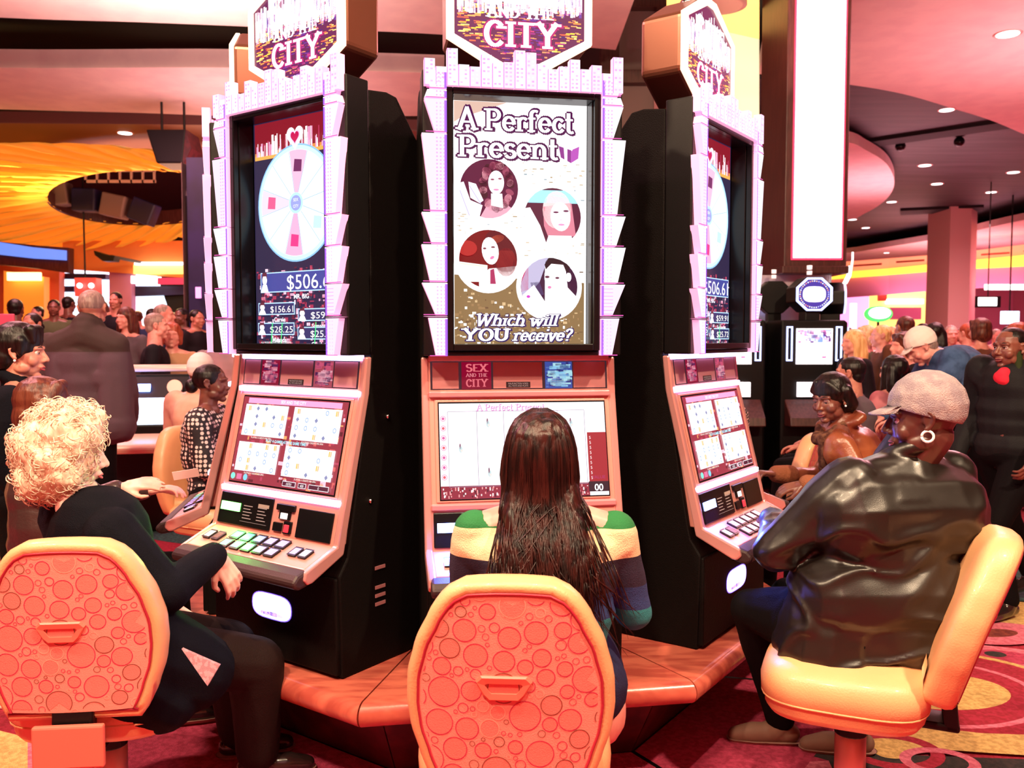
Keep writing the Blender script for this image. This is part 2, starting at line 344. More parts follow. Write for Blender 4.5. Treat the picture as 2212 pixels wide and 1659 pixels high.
def present_art():
    """tall screen of the middle machine, drawn in photograph pixels then mapped"""
    A = Art(); T = lambda x, y: (-.228+(x-988)/281*.456, 2.352-(y-226)/512*.835); q = .456/281
    def P(*pts): return [T(x, y) for x, y in pts]
    A.rect(-.235, 1.512, .235, 2.36, (1, .96, .97))
    A.layer()
    A.poly(P((988, 585), (1269, 600), (1269, 738), (988, 738)), (.22, .14, .06))
    A.poly(P((988, 226), (1100, 226), (1000, 262), (988, 270)), (.62, .42, .34))
    A.layer(); rg = random.Random(3)
    for _ in range(330):
        x = rg.uniform(988, 1262); y = 735-abs(rg.gauss(0, 70))
        if y < 540: continue
        a, b = T(x, y); w = q*rg.uniform(1, 9); h = q*rg.uniform(1, 7)
        A.rect(a, b, min(a+w, .228), b+h, rg.choice([(1, .95, .85), (.6, .42, .22), (.30, .18, .08), (.40, .26, .13), (1, 1, 1), (.14, .08, .04)]))
    for _ in range(260):
        x = rg.uniform(990, 1262); y = rg.uniform(345, 600)
        a, b = T(x, y); A.rect(a, b, min(a+q*rg.uniform(1, 10), .228), b+q*rg.uniform(.8, 3), rg.choice([(.40, .30, .18), (.3, .38, .42), (.55, .48, .36), (.62, .50, .36)]))
    A.layer(); MED = [(1062, 405), (1199, 461), (1060, 552), (1192, 609)]
    for x, y in MED: A.ell(*T(x, y), 72*q, 72*q*1.0, (1, .97, 1), 40)
    A.layer(); bg = [(.085, .004, .035), (.085, .012, .035), (.16, .003, .006), (.035, .008, .035)]; rr = 62*q
    for (x, y), c in zip(MED, bg): A.ell(*T(x, y), rr, rr*.99, c, 40)
    def cc(i, pts, c): cx, cy = T(*MED[i]); clip_circle(A, cx, cy, rr*.995, P(*pts), c)
    def ce(i, x, y, rx, ry, c, rot=0, n=20): cx, cy = T(*MED[i]); ox, oy = T(x, y); clip_circle(A, cx, cy, rr*.995, ellpts(ox, oy, rx*q, ry*q, n, rot), c)
    skin = (1, .93, .95); sh = (.95, .55, .72)
    # generic smiling figure with wavy fair hair holding a gift
    A.layer(); rg = random.Random(5)
    for k in range(46):
        t = rg.uniform(0, 6.28); ce(0, 1078+29*math.cos(t), 400+44*math.sin(t), rg.uniform(7, 12), rg.uniform(5, 9), rg.choice([(.28, .05, .10), (.62, .24, .30), (.045, .004, .015), (.14, .015, .04)]), rg.uniform(0, 3))
    cc(0, [(1040, 470), (1062, 432), (1092, 432), (1125, 455), (1115, 480), (1040, 480)], (.75, .35, .45))
    A.layer(); cc(0, [(1066, 440), (1066, 415), (1090, 415), (1092, 445)], skin); ce(0, 1077, 392, 17, 25, skin)
    cc(0, [(998, 395), (1008, 392), (1022, 430), (1048, 440), (1040, 470), (1004, 470)], (1, .96, 1)); cc(0, [(1018, 392), (1034, 396), (1050, 430), (1042, 436), (1022, 425)], (1, .9, .97))
    A.layer(); ce(0, 1069, 386, 4, 1.8, (.25, .05, .10)); ce(0, 1085, 384, 4, 1.8, (.25, .05, .10)); ce(0, 1077, 407, 6, 2, (.9, .25, .45))
    A.line(T(1000, 410), T(1020, 462), .8*q*2, (.45, .4, .8)); A.line(T(1020, 400), T(1044, 437), .8*q*2, (.45, .4, .8))
    # generic figure, straight fair hair
    A.layer(); cc(1, [(1130, 405), (1262, 405), (1262, 432), (1130, 432)], (.35, .75, .95)); ce(1, 1208, 446, 31, 40, (.95, .62, .62)); cc(1, [(1178, 440), (1240, 430), (1250, 500), (1225, 505), (1190, 505), (1180, 480)], (.62, .20, .27))
    cc(1, [(1130, 445), (1150, 442), (1172, 480), (1190, 530), (1130, 530)], (1, .97, 1))
    A.layer(); ce(1, 1216, 460, 22, 31, skin, .1); cc(1, [(1190, 500), (1240, 500), (1250, 530), (1180, 530)], skin)
    A.layer(); ce(1, 1206, 451, 6, 2, (.14, .03, .08)); ce(1, 1228, 448, 6, 2.2, (.14, .03, .08)); ce(1, 1218, 477, 7, 2.2, (.92, .3, .52)); ce(1, 1217, 467, 2, 1.4, sh)
    # generic figure with red hair and a cake box
    A.layer(); ce(2, 1016, 530, 20, 16, (.40, .02, .02)); ce(2, 1086, 536, 30, 48, (.10, .006, .012), .5); ce(2, 1098, 558, 22, 30, (.26, .02, .02)); ce(2, 1078, 510, 16, 8, (.34, .05, .03), .3); cc(2, [(1040, 590), (1062, 572), (1120, 566), (1125, 615), (1040, 615)], (1, .93, .95))
    A.layer(); ce(2, 1064, 535, 18, 29, skin, .15); cc(2, [(998, 558), (1058, 565), (1058, 600), (998, 600)], (1, .96, .86)); cc(2, [(1064, 575), (1072, 572), (1076, 604), (1064, 604)], (.35, .03, .1))
    A.layer(); ce(2, 1052, 530, 3.6, 2, (.18, .04, .06)); ce(2, 1070, 527, 4.4, 1.8, (.18, .04, .06)); ce(2, 1068, 549, 5, 3, (.85, .2, .4), .5); A.line(T(1000, 562), T(1056, 568), q*1.4, (.8, .7, .45))
    # generic figure with short dark hair
    A.layer(); cc(3, [(1130, 545), (1190, 545), (1170, 600), (1130, 640)], (.45, .42, .60)); cc(3, [(1128, 575), (1146, 568), (1146, 615), (1128, 622)], (.50, .01, .10)); ce(3, 1210, 562, 28, 20, (.012, .003, .01))
    cc(3, [(1150, 600), (1170, 598), (1180, 625), (1160, 635)], (.05, .03, .1))
    A.layer(); cc(3, [(1182, 640), (1182, 562), (1226, 558), (1232, 610), (1262, 640), (1262, 680), (1130, 680), (1130, 630), (1158, 605)], skin); ce(3, 1205, 590, 24, 36, skin, .1); ce(3, 1234, 588, 6, 10, skin)
    A.layer(); cc(3, [(1181, 562), (1190, 548), (1228, 550), (1236, 580), (1228, 576), (1222, 562), (1196, 560), (1184, 572)], (.012, .003, .01))
    ce(3, 1187, 588, 5, 2.6, (.10, .02, .05)); ce(3, 1209, 590, 4.4, 2.2, (.10, .02, .05)); ce(3, 1192, 610, 4, 3, (.9, .2, .4)); ce(3, 1146, 630, 4, 3, (.55, .05, .5))
    # writing
    A.layer()
    for dx, dy in ((2.5, -3), (1.5, 2), (-1, -1), (3, 0)):
        c = (.07, .008, .06)
        A.slab('A Perfect', *T(994+dx, 285-dy), 46*q, c, 252*q, .24); A.slab('Present', *T(996+dx, 341-dy), 46*q, c, 216*q, .24)
    A.layer(); A.slab('A Perfect', *T(994, 285), 45*q, W_, 252*q, .17); A.slab('Present', *T(996, 341), 45*q, W_, 216*q, .17)
    A.poly(P((1211, 312), (1238, 320), (1238, 347), (1216, 336)), (.22, .03, .22)); A.poly(P((1238, 320), (1256, 312), (1254, 337), (1238, 347)), (.42, .08, .42))
    A.layer(); A.poly(P((1222, 315), (1230, 317), (1230, 344), (1224, 340)), (1, .9, 1)); A.poly(P((1230, 311), (1246, 309), (1240, 322)), (1, .9, 1))
    for dx, dy in ((1.8, 2), (-1, 1), (1, -1)):
        c = (.02, .01, .09)
        A.slab('Which will', *T(1030+dx, 692+dy), 25*q, c, 178*q, .24, .3); A.slab('YOU', *T(1003+dx, 724+dy), 26*q, c, 100*q, .26, .1); A.slab('receive?', *T(1112+dx, 724+dy), 26*q, c, 126*q, .26, .3)
    A.layer(); A.slab('Which will', *T(1030, 692), 25*q, W_, 178*q, .18, .3); A.slab('YOU', *T(1003, 724), 26*q, W_, 100*q, .2, .1); A.slab('receive?', *T(1112, 724), 26*q, W_, 126*q, .2, .3)
    return A

def wheel_art():
    A = Art(); X = lambda f: -.228+.456*f; Y = lambda f: 1.515+.835*f
    A.rect(-.235, 1.512, .235, 2.36, (.02, .015, .05)); A.layer()
    A.rect(-.228, Y(.86), .228, Y(1), (.22, .01, .02)); A.rect(-.228, Y(.84), .228, Y(.872), (.9, .38, .08))
    A.layer(); rg = random.Random(11)
    for _ in range(90):
        x = rg.uniform(-.225, .21); h = .12*rg.uniform(.1, .9); w = rg.uniform(.003, .012); A.rect(x, Y(.855), x+w, Y(.855)+h*.75, rg.choice([(1, .8, .85), (.8, .3, .5), (1, .95, .95), (.4, .03, .08)]))
    A.layer(); cx, cy, r = 0, Y(.63), .207
    A.ell(cx, cy, r+.006, r+.006, (.25, .5, .85), 56); A.layer(); A.ell(cx, cy, r, r, (.55, .85, 1), 56); A.layer(); A.ell(cx, cy, r-.014, r-.014, (.86, .95, 1), 56)
    A.layer()
    for k in range(12):
        a = 2*math.pi*(k+.35)/12; b = a+2*math.pi/12
        c = {2: (.80, .45, .62), 5: (.92, .62, .78), 8: (.90, .40, .60), 3: (.95, .97, 1), 9: (.85, .97, 1)}.get(k, (.88, .95, 1))
        A.sector(cx, cy, .035, r-.016, a+.012, b-.012, c)
    A.layer()
    for k in range(12):
        a = 2*math.pi*(k+.35)/12; A.line((cx+.04*math.cos(a), cy+.04*math.sin(a)), (cx+(r-.015)*math.cos(a), cy+(r-.015)*math.sin(a)), .0022, (.3, .5, .78))
        am = a+math.pi/12
        if k in (2, 5, 8, 10):
            x, y = cx+.135*math.cos(am), cy+.135*math.sin(am)
            A.poly([(x-.022, y-.02), (x+.02, y-.024), (x+.024, y+.018), (x-.016, y+.024)], {2: (.14, .02, .10), 5: (.75, .1, .25), 8: (.85, .04, .22), 10: (.5, .7, .9)}[k])
    A.ell(cx, cy, .038, .038, (.45, .78, .95), 30); A.layer(); A.ell(cx, cy, .028, .028, (.30, .34, .70), 30); A.layer()
    A.text('SEX', cx, cy+.006, .011, (.95, .95, 1), .026); A.text('CITY', cx, cy-.017, .011, (.95, .95, 1), .028)
    hy = Y(.915)
    for s_, c in ((1.0, (1, .9, .97)), (.62, (.75, .5, .85)), (.5, (.5, .01, .08))):
        A.layer(); pts = []
        for k in range(30):
            t = 2*math.pi*k/30; pts.append((16*math.sin(t)**3*.0028*s_, hy+(13*math.cos(t)-5*math.cos(2*t)-2*math.cos(3*t)-math.cos(4*t))*.0030*s_))
        A.poly(pts, c)
    # prize panels
    A.layer(); rg = random.Random(12); city(A, -.228, Y(0), .228, Y(.355), 420, [(.5, .06, .12), (.75, .35, .5), (.22, .02, .05), (.9, .6, .75), (.1, .01, .03), (.35, .03, .08)], .016, .012, rg)
    def panel(x0, y0, x1, y1, txt, name, tc, bg=(.03, .03, .12)):
        A.layer(); A.rect(X(x0), Y(y0), X(x1), Y(y1), (.45, .68, .95)); A.layer(); A.rect(X(x0)+.004, Y(y0)+.004, X(x1)-.004, Y(y1)-.004, bg)
        A.layer(); A.text(txt, X(x1)-.008, Y(y0)+.009, (y1-y0)*.835-.022, tc, align='r', width=(x1-x0)*.456*.62)
        px = X(x0)+.024; h = (y1-y0)*.835
        A.ell(px, Y(y0)+h*.66, .014, h*.30, (.9, .8, .85), 16); A.poly([(px-.022, Y(y0)+.001), (px+.022, Y(y0)+.001), (px+.012, Y(y0)+h*.4), (px-.012, Y(y0)+h*.4)], (.95, .9, 1))
        A.layer(); A.poly([(px-.015, Y(y0)+h*.62), (px-.012, Y(y0)+h*1.0), (px+.012, Y(y0)+h*1.0), (px+.015, Y(y0)+h*.62), (px+.009, Y(y0)+h*.82), (px-.009, Y(y0)+h*.82)], (.12, .02, .04))
        A.text(name, X((x0+x1)/2)+.02, Y(y0)-.026, .017, (.9, .88, 1), bold=.02)
    panel(.06, .245, .97, .335, '$506.61', 'MR. BIG', (1, 1, 1), (.05, .06, .28))
    panel(.03, .145, .48, .20, '$156.61', 'Carrie', (1, .95, .9)); panel(.52, .115, .97, .17, '$59.91', 'Samantha', (1, .95, .9))
    panel(.03, .055, .48, .11, '$28.25', 'Miranda', (1, .95, .9)); panel(.52, .035, .97, .09, '$25.72', 'Charlotte', (1, .95, .9))
    A.layer()
    for fx in (.2, .32, .72): A.line((X(fx), Y(.01)), (X(fx+.02), Y(.11)), .004, (.05, .9, .2))
    A.text('ALL PRIZES SHOWN ARE PROGRESSIVE', X(.26), Y(.018), .006, (.9, .9, .9), .17)
    return A

def reels_art():
    """lower screen of the outer machines: four boards of symbols"""
    A = Art(); x0, x1, y0, y1 = -.284, .284, 1.012, 1.326; w = x1-x0; h = y1-y0; rg = random.Random(21)
    A.rect(x0, y0, x1, y1, (.30, .03, .05)); A.layer(); city(A, x0, y0, x1, y1, 220, [(.6, .1, .1), (.12, .01, .02), (.8, .35, .12), (.45, .05, .1), (.9, .5, .6)], .02, .012, rg)
    A.layer(); A.rect(x0+.03, y1-.024, x1-.03, y1-.004, (.9, .35, .6)); A.layer()
    A.text('SEX AND THE CITY', 0, y1-.019, .011, (1, .85, .95), bold=.02)
    boards = [(-.262, 1.182, -.02, 1.298), (.014, 1.182, .262, 1.298), (-.262, 1.052, -.03, 1.158), (.004, 1.052, .262, 1.158)]
    for a, b, c, d in boards:
        A.layer(); A.rect(a, b, c, d, (1, .97, 1)); A.layer(); nx, ny = 5, 4
        for i in range(nx+1): A.line((a+(c-a)*i/nx, b), (a+(c-a)*i/nx, d), .001, (.7, .65, .85))
        for i in range(nx):
            for j in range(ny):
                X, Y = a+(c-a)*(i+.5)/nx, b+(d-b)*(j+.5)/ny; t = rg.random(); s = .009
                if t < .22: A.rect(X-s*.7, Y-s, X+s*.2, Y+s, (.85, .5, .15)); A.rect(X+s*.4, Y-s, X+s*.9, Y+s, (.7, .35, .12))
                elif t < .4: A.ring(X, Y, s, s*.35, (.25, .4, .75), 12)
                elif t < .55: A.poly([(X-s, Y), (X, Y-s), (X+s, Y), (X, Y+s)], (.22, .24, .42))
                elif t < .68: A.ell(X, Y, s*1.3, s*.7, (.7, .92, .96), 10)
                elif t < .8: A.ell(X, Y, s*.8, s, (1, .78, .84), 10)
    A.layer(); A.text('PLAY 4 GAMES AT THE SAME TIME!', 0, 1.164, .010, (.35, .8, .95), bold=.02)
    for a, b, c, d in boards: A.text('PLAYING 5 CREDITS PER SPIN', (a+c)/2, b-.009, .006, (.95, .9, .8))
    A.ell(-.262, 1.03, .013, .012, (.2, .7, .6), 14); A.rect(-.24, 1.02, -.212, 1.04, (.7, .15, .3)); A.ell(-.19, 1.03, .012, .012, (.2, .6, .85), 14)
    for a, b, t in ((.02, .09, '10701'), (.105, .145, '400'), (.16, .262, '0')):
        A.layer(); A.rect(a, 1.018, b, 1.036, (.9, .85, .9)); A.layer(); A.rect(a+.002, 1.02, b-.002, 1.034, (.08, .01, .03)); A.layer(); A.text(t, (a+b)/2, 1.022, .009, (1, .9, .9))
    return A
def present_reels_art():
    A = Art(); q = .58/362; T = lambda x, y: (-.285+(x-950)*q, 1.326-(y-872)*.316/206); rg = random.Random(31)
    A.rect(-.285, 1.010, .295, 1.326, (1, .93, .97)); A.layer()
    A.rect(*T(950, 1078), *T(1270, 1050), (.25, .02, .04)); A.layer()
    for _ in range(150):
        x = rg.uniform(950, 1265); a, b = T(x, rg.uniform(1056, 1077)); A.rect(a, b, a+.004, b+rg.uniform(.002, .012), rg.choice([(.9, .7, .7), (.05, .01, .02), (.8, .3, .3), (1, .9, .9)]))
    A.layer(); A.slab('A Perfect Present', *T(1030, 889), .022, (.55, .18, .45), 150*q, .2); A.layer(); A.slab('A Perfect Present', *T(1029, 888), .022, (.95, .7, .9), 150*q, .1)
    for x in (968, 1030, 1088, 1148, 1206, 1266): A.line(T(x, 890), T(x, 1052), .0016, (.25, .2, .3))
    A.line(T(968, 890), T(1266, 890), .0014, (.25, .2, .3)); A.line(T(968, 1052), T(1266, 1052), .0014, (.25, .2, .3))
    for x, y in ((994, 972), (1054, 918), (1054, 1025), (1115, 918), (1175, 975), (1236, 920)):
        a, b = T(x, y); A.ell(a, b, .006, .011, (.45, .6, .62), 10); A.ell(a-.002, b+.010, .003, .010, (.2, .1, .15), 8); A.ell(a+.003, b-.004, .005, .004, (.9, .65, .6), 8)
    for k in range(7):
        a, b = T(958, 905+k*21); A.ring(a, b, .010, .003, (.95, .35, .5), 14); A.ell(a, b, .005, .005, rg.choice([(.9, .1, .15), (.9, .5, .2), (.6, .1, .3)]), 10)
    A.rect(*T(1270, 1050), *T(1312, 940), (.34, .02, .03)); a, b = T(1290, 920); A.ell(a, b, .026, .026, (1, .9, .98), 20); A.layer()
    for k in range(9): A.text('5', *T(1276, 955+k*11), .010, (1, .8, .8))
    A.text('VALUE', *T(1290, 1042), .010, (.35, .03, .1), .05, bold=.02); A.rect(*T(1268, 1070), *T(1312, 1048), (.03, .01, .02)); A.layer(); A.text('00', *T(1290, 1068), .022, W_, bold=.02)
    return A
def sign_art(w=.225):
    """face of the hexagonal topper: skyline over water, lettering"""
    A = Art(); zc = 2.665; hexp = [(-w, zc+.10), (-w, zc-.095), (-.03, zc-.195), (.03, zc-.195), (w, zc-.095), (w, zc+.10), (.03, zc+.195), (-.03, zc+.195)]
    A.poly(hexp, (.10, .008, .06)); rg = random.Random(41)
    def inside(x, y): return abs(x) < w*.97 and abs(y-zc) < .19-max(0, abs(x)-.03)*.50
    A.layer()
    for _ in range(520):
        x = rg.uniform(-w, w); y = rg.uniform(zc-.19, zc+.02); ww = rg.uniform(.006, .03); hh = rg.uniform(.002, .006)
        if inside(x, y) and inside(x+ww, y+hh) and inside(x, y+hh) and inside(x+ww, y): A.rect(x, y, x+ww, y+hh, rg.choice([(1, .55, .05), (1, .8, .2), (.8, .1, .05), (.9, .25, .05), (1, .35, .1)] if abs(x) > rg.uniform(.05, .16) else [(.12, .02, .22), (.3, .02, .18), (.05, .01, .12), (.5, .04, .16), (.8, .25, .1)]))
    for _ in range(420):
        x = rg.uniform(-w, w); y = zc+rg.uniform(-.02, .06); ww = rg.uniform(.003, .012); hh = rg.uniform(.02, .11)
        if inside(x, y) and inside(x+ww, y+hh) and inside(x, y+hh): A.rect(x, y, x+ww, y+hh, rg.choice([(1, .95, .95), (1, .8, .7), (.12, .03, .25), (.9, .4, .5), (1, .9, 1), (1, 1, 1)]))
    A.layer()
    for d in (.003, -.002):
        A.slab('CITY', -.125+d, zc-.125-d, .085, (.35, .01, .12), .26, .26)
    A.layer(); A.slab('SEX', -.135, zc+.02, .115, (1, .9, 1), .26, .26); A.slab('AND THE', -.115, zc-.028, .034, (1, .85, .95), .235, .2); A.slab('CITY', -.125, zc-.125, .085, (1, .93, 1), .26, .2)
    return A

# ------------------------------------------------------------------ the slot machine
def rect_ring(mb, o, i, y0, y1, m=0):   # rectangular frame: outer (x0,x1,z0,z1), inner likewise
    (a, b, c, d), (e, f, g, h) = o, i
    mb.box(a, e, y0, y1, c, d, m); mb.box(f, b, y0, y1, c, d, m); mb.box(e, f, y0, y1, c, g, m); mb.box(e, f, y0, y1, h, d, m)
def skyline(root):
    """lit moulded frame of tower shapes round the tall screen"""
    rg = random.Random(51); A = Art(); mb = MB(); WH = (1, .86, .97)
    polys = []
    for s in (-1, 1):
        segs = [(1.49, .300, 1.62, .325), (1.62, .322, 1.625, .340), (1.625, .300, 1.735, .345), (1.735, .318, 1.86, .346), (1.86, .312, 1.965, .345), (1.965, .315, 2.22, .344), (2.22, .300, 2.33, .335), (2.33, .335, 2.36, .325), (2.36, .315, 2.42, .332)]
        for z0, x0, z1, x1 in segs: polys.append([(s*.262, z0), (s*x0, z0), (s*x1, z1-.004), (s*.262, z1-.004)])
    x = -.335; tops = [2.455, 2.43, 2.49, 2.44, 2.435, 2.475, 2.45, 2.455, 2.495, 2.49, 2.455, 2.44, 2.45, 2.475, 2.445, 2.46, 2.435, 2.49]
    ws = .67/len(tops)
    for k, t in enumerate(tops): polys.append([(x+k*ws, 2.372), (x+(k+1)*ws-.002, 2.372), (x+(k+1)*ws-.002, t), (x+k*ws, t)])
    for p in polys:
        q = p if sum((p[i][0]*p[(i+1) % 4][1]-p[(i+1) % 4][0]*p[i][1]) for i in range(4)) > 0 else p[::-1]
        mb.prism([(a, b) for a, b in q], -.028, .004, 'y')
        A.poly(q, rg.choice([(1, .88, .98), (1, .80, .96), (.98, .92, 1), (1, .70, .93)]))
    A.layer()
    for p in polys:
        xs = [a for a, b in p]; zs = [b for a, b in p]; x0, x1, z0, z1 = min(xs), max(xs), min(zs), max(zs)
        side = abs(x0+x1)/2 > .28 and z1-z0 > .02 and z0 < 2.37
        if side:
            s = 1 if x0 > 0 else -1
            st = rg.choice([0, 1, 2]); c = rg.choice([(.80, .35, .78), (.70, .25, .80), (1, .45, .75)])
            for j in range(int((z1-z0)/.012)):
                z = z0+.006+j*.012
                if st == 0: A.rect(min(s*.27, s*.302), z, max(s*.27, s*.302), z+.0016, c)
                else:
                    for i in range(3): xx = s*(.268+i*.012); A.rect(min(xx, xx+s*.005), z, max(xx, xx+s*.005), z+.005, tuple(min(1, v+.12) for v in c))
            A.rect(min(s*.262, s*.270), z0, max(s*.262, s*.270), z1-.004, (.38, .12, 1)); A.rect(x0+.004, z0, x1-.006, z0+.003, (.75, .1, .45))
        else:
            for j in range(int((z1-z0)/.013)):
                for i in range(2): A.rect(x0+.006+i*.014, z0+.008+j*.013, x0+.014+i*.014, z0+.014+j*.013, rg.choice([(.9, .5, .86), (.78, .38, .8), (1, .75, .95)]))
            A.rect(x0, z0, x0+.0025, z1, (.85, .25, .7))
    base = mb.obj('skyline_frame', M['rimskin'], root, bevel=.002)
    A.obj('tower_window', ARTD2, base, v=.0285)
    return base
M['rimskin'] = mat('lit_acrylic', (.9, .35, .6), .4, emit=(1, .45, .72), es=.8)
ARTD2 = artmat('acrylic_light', 1.25)

def machine(ang, du, kind, label, detail=True, lit=(1, 1), led='green_led', dr=0):
    n = Vector((math.sin(R(ang)), -math.cos(R(ang)), 0)); t = Vector((math.cos(R(ang)), math.sin(R(ang)), 0))
    loc = CEN+n*(1.2+dr)+t*du
    root = empty('slot_machine', loc+Vector((0, 0, PLZ)), R(ang), label, 'slot machine', 'slot machines around the octagonal base')
    dz = -PLZ
    def fin(o, par=root):
        if par is root: o.location.z = dz
        return o
    # cabinet: black prism seen from the side
    mb = MB(); prof = [(.381, .388), (-.04, .388), (-.05, .74), (-.01, .80), (.0, .84), (.115, 1.49), (.108, 1.50), (.108, 2.40), (.2, 2.412), (.25, 2.405), (.381, 2.244)]
    mb.prism(prof, -.338, .338, 'x'); cab = fin(mb.obj('cabinet', M['side'], root, bevel=.006))
    if detail:
        for (y, z) in ((.19, 1.27), (.10, .98)):
            l = MB(); l.tube([(.33, y, z), (.346, y, z)], .008, 12); lk = l.obj('side_lock', M['chrome'], root, True); fin(lk)
        l = MB()
        for z in (.60, .63, .66, .73): fin(MB().box(.338, .341, .12, .17, z, z+.012).obj('side_vent', M['glassy'], root))
    # housing round tall screen
    mb = MB(); rect_ring(mb, (-.34, .34, 1.49, 2.43), (-.262, .262, 1.507, 2.37), 0, .108); fin(mb.obj('screen_housing', M['black'], root, bevel=.006))
    mb = MB(); rect_ring(mb, (-.262, .262, 1.507, 2.372), (-.240, .240, 1.53, 2.35), -.012, .012); rect_ring(mb, (-.25, .25, 1.515, 2.362), (-.236, .236, 1.521, 2.352), .012, .077); fin(mb.obj('screen_bezel', M['gloss'], root, bevel=.004))
    scr = (present_art() if kind == 'present' else wheel_art()).obj('tall_screen', ART, root, v=-.078); fin(scr)
    sk0 = len(bpy.data.objects)
    fin(skyline(root))
    # topper
    zc = 2.665
    def hexa(w, h, k=.03): return [(-w, zc+.10*h), (-w, zc-.095*h), (-k, zc-.20*h), (k, zc-.20*h), (w, zc-.095*h), (w, zc+.10*h), (k, zc+.20*h), (-k, zc+.20*h)]
    mb = MB(); mb.prism(hexa(.25, 1.1, .06), .085, .26, 'y'); mb.box(-.1, .1, .12, .24, 2.40, 2.48); th = fin(mb.obj('topper_housing', M['bronze'], root, bevel=.018, seg=3))
    mb = MB(); o_, i_ = hexa(.252, 1.12, .05), hexa(.226, .985, .03)
    lo = [[(a, y, b) for a, b in pp] for pp, y in ((o_, .09), (o_, .072), (i_, .068), (i_, .09))]; mb.rings(lo+[lo[0]], cap=False); rim = mb.obj('topper_rim', M['rimg'], th, bevel=.003)
    sign_art().obj('topper_sign', ARTB, th, v=-.079)
    mb = MB(); mb.lathe([(.036, 0), (.036, .03), (.03, .035), (.03, .045)], 20, (0, .17, zc+.21)); ca = mb.obj('candle_lamp', M['chrome'], th, True)
    mb = MB(); mb.lathe([(.030, .045), (.030, .075)], 20, (0, .17, zc+.21)); mb.lathe([(.030, .09), (.030, .125)], 20, (0, .17, zc+.21)); mb.obj('lamp_lens', M['candle_w'], ca, True)
    mb = MB(); mb.lathe([(.032, .075), (.032, .09)], 20, (0, .17, zc+.21)); mb.lathe([(.032, .125), (.032, .135), (.01, .137)], 20, (0, .17, zc+.21)); mb.obj('lamp_band', M['black'], ca, True)
    # console face planes: marquee strip, main door, lower panel, button deck
    def slab(name, pts, u0, u1, m, bev=.004, par=root):
        b = MB(); b.prism([(-v, w) for v, w in pts], u0, u1, 'x'); o = b.obj(name, m, par, bevel=bev); return fin(o, par)
    slab('marquee_strip', [(-.13, 1.357), (-.068, 1.357), (-.085, 1.482), (-.13, 1.482)], -.318, .318, M['silver'])
    face = slab('console_door', [(-.12, 1.352), (-.07, 1.352), (.056, .842), (-.02, .842)], -.318, .318, M['silver'])
    for s in (-1, 1):   # side trims following the profile
        pr = [(-.112, 1.484), (-.084, 1.484), (-.068, 1.355), (.060, .848), (.20, .790), (.207, .765), (.19, .748), (.17, .75), (.03, .815), (-.098, 1.355)]
        a, b = sorted((s*.316, s*.342)); slab('side_trim', pr, a, b, M['silver2'], .006)
    tm = (-.0685, 1.357, -.0855, 1.482)
    A = Art(); A.rect(-.312, 1.372, .312, 1.470, (.05, .02, .03)); fin(A.obj('strip_backing', ARTD, root, tilt=(tm[0]+.0008, tm[1], tm[2]+.0008, tm[3])))
    for a, b in ((-.305, -.215), (-.095, .078), (.19, .305)):
        mb = MB()
        p = lambda u, w: (u, -(tm[0]+(tm[2]-tm[0])*(w-tm[1])/(tm[3]-tm[1])+.002), w)
        mb.add([p(a, 1.376), p(b, 1.376), p(b, 1.466), p(a, 1.466)], [(0, 1, 2, 3)]); fin(mb.obj('strip_glass', M['glassy'], root))
    A = Art(); A2 = Art(); A2.rect(-.205, 1.374, -.102, 1.467, (.30, .0, .03)); A2.layer(); A.rect(.088, 1.374, .185, 1.467, (.04, .10, .45) if kind == 'present' else (.5, .08, .12)); A.layer()
    rg = random.Random(61)
    for x0 in (-.205, .088):
        c3 = [(.7, .1, .2), (.9, .4, .5), (.1, .02, .1)] if (x0 < 0 or kind != 'present') else [(.3, .7, 1), (.1, .2, .6), (.5, .9, 1), (.02, .03, .2)]
        if kind == 'present' and x0 < 0: continue
        city(A2 if x0 < 0 else A, x0+.002, 1.376, x0+.098, 1.466, 60, c3, .03, .012, rg)
    A2.layer()
    if kind == 'present': A2.slab('SEX', -.19, 1.434, .026, (1, .2, .25), .075, .2); A2.slab('AND THE', -.19, 1.416, .012, (1, .3, .35), .075, .16); A2.slab('CITY', -.19, 1.382, .026, (1, .2, .25), .075, .2)
    fin(A2.obj('lit_picture', ARTD, root, tilt=(tm[0]+.003, tm[1], tm[2]+.003, tm[3])))
    A3 = Art()
    for j in range(6): A.line((.11, 1.385+j*.008), (.165, 1.385+j*.008), .002, (.8, .6, .7))
    A3.rect(-.05, 1.378, .035, 1.398, (.03, .01, .01)); A3.layer(); A3.text('MALFUNCTION VOIDS', -.0075, 1.389, .006, (.7, .4, .35), .07); A3.text('ALL PAYS AND PLAYS', -.0075, 1.381, .006, (.7, .4, .35), .07); fin(A3.obj('notice_plate', ARTD, root, tilt=(tm[0]+.003, tm[1], tm[2]+.003, tm[3])))
    fin(A.obj('lit_picture', ARTD, root, tilt=(tm[0]+.003, tm[1], tm[2]+.003, tm[3])))
    bm = M['bar'] if lit[0] else M['baroff']
    for (z, vv, hh) in ((1.482, -.078, .012), (1.357, -.060, .010), (.985, .028, .010)):
        b = MB(); b.box(-.318, .318, -vv-.006, -vv+.02, z-hh, z+hh); fin(b.obj('light_bar', bm, root, bevel=.004))
    td = (.0575+.0, .842, -.0685, 1.352)
    def onface(v): return (td[0]+v, td[1], td[2]+v, td[3])
    # recessed-looking screen bezel then screen
    mb = MB()
    def fp(u, w, o): return (u, -(td[0]+(td[2]-td[0])*(w-td[1])/(td[3]-td[1])+o), w)
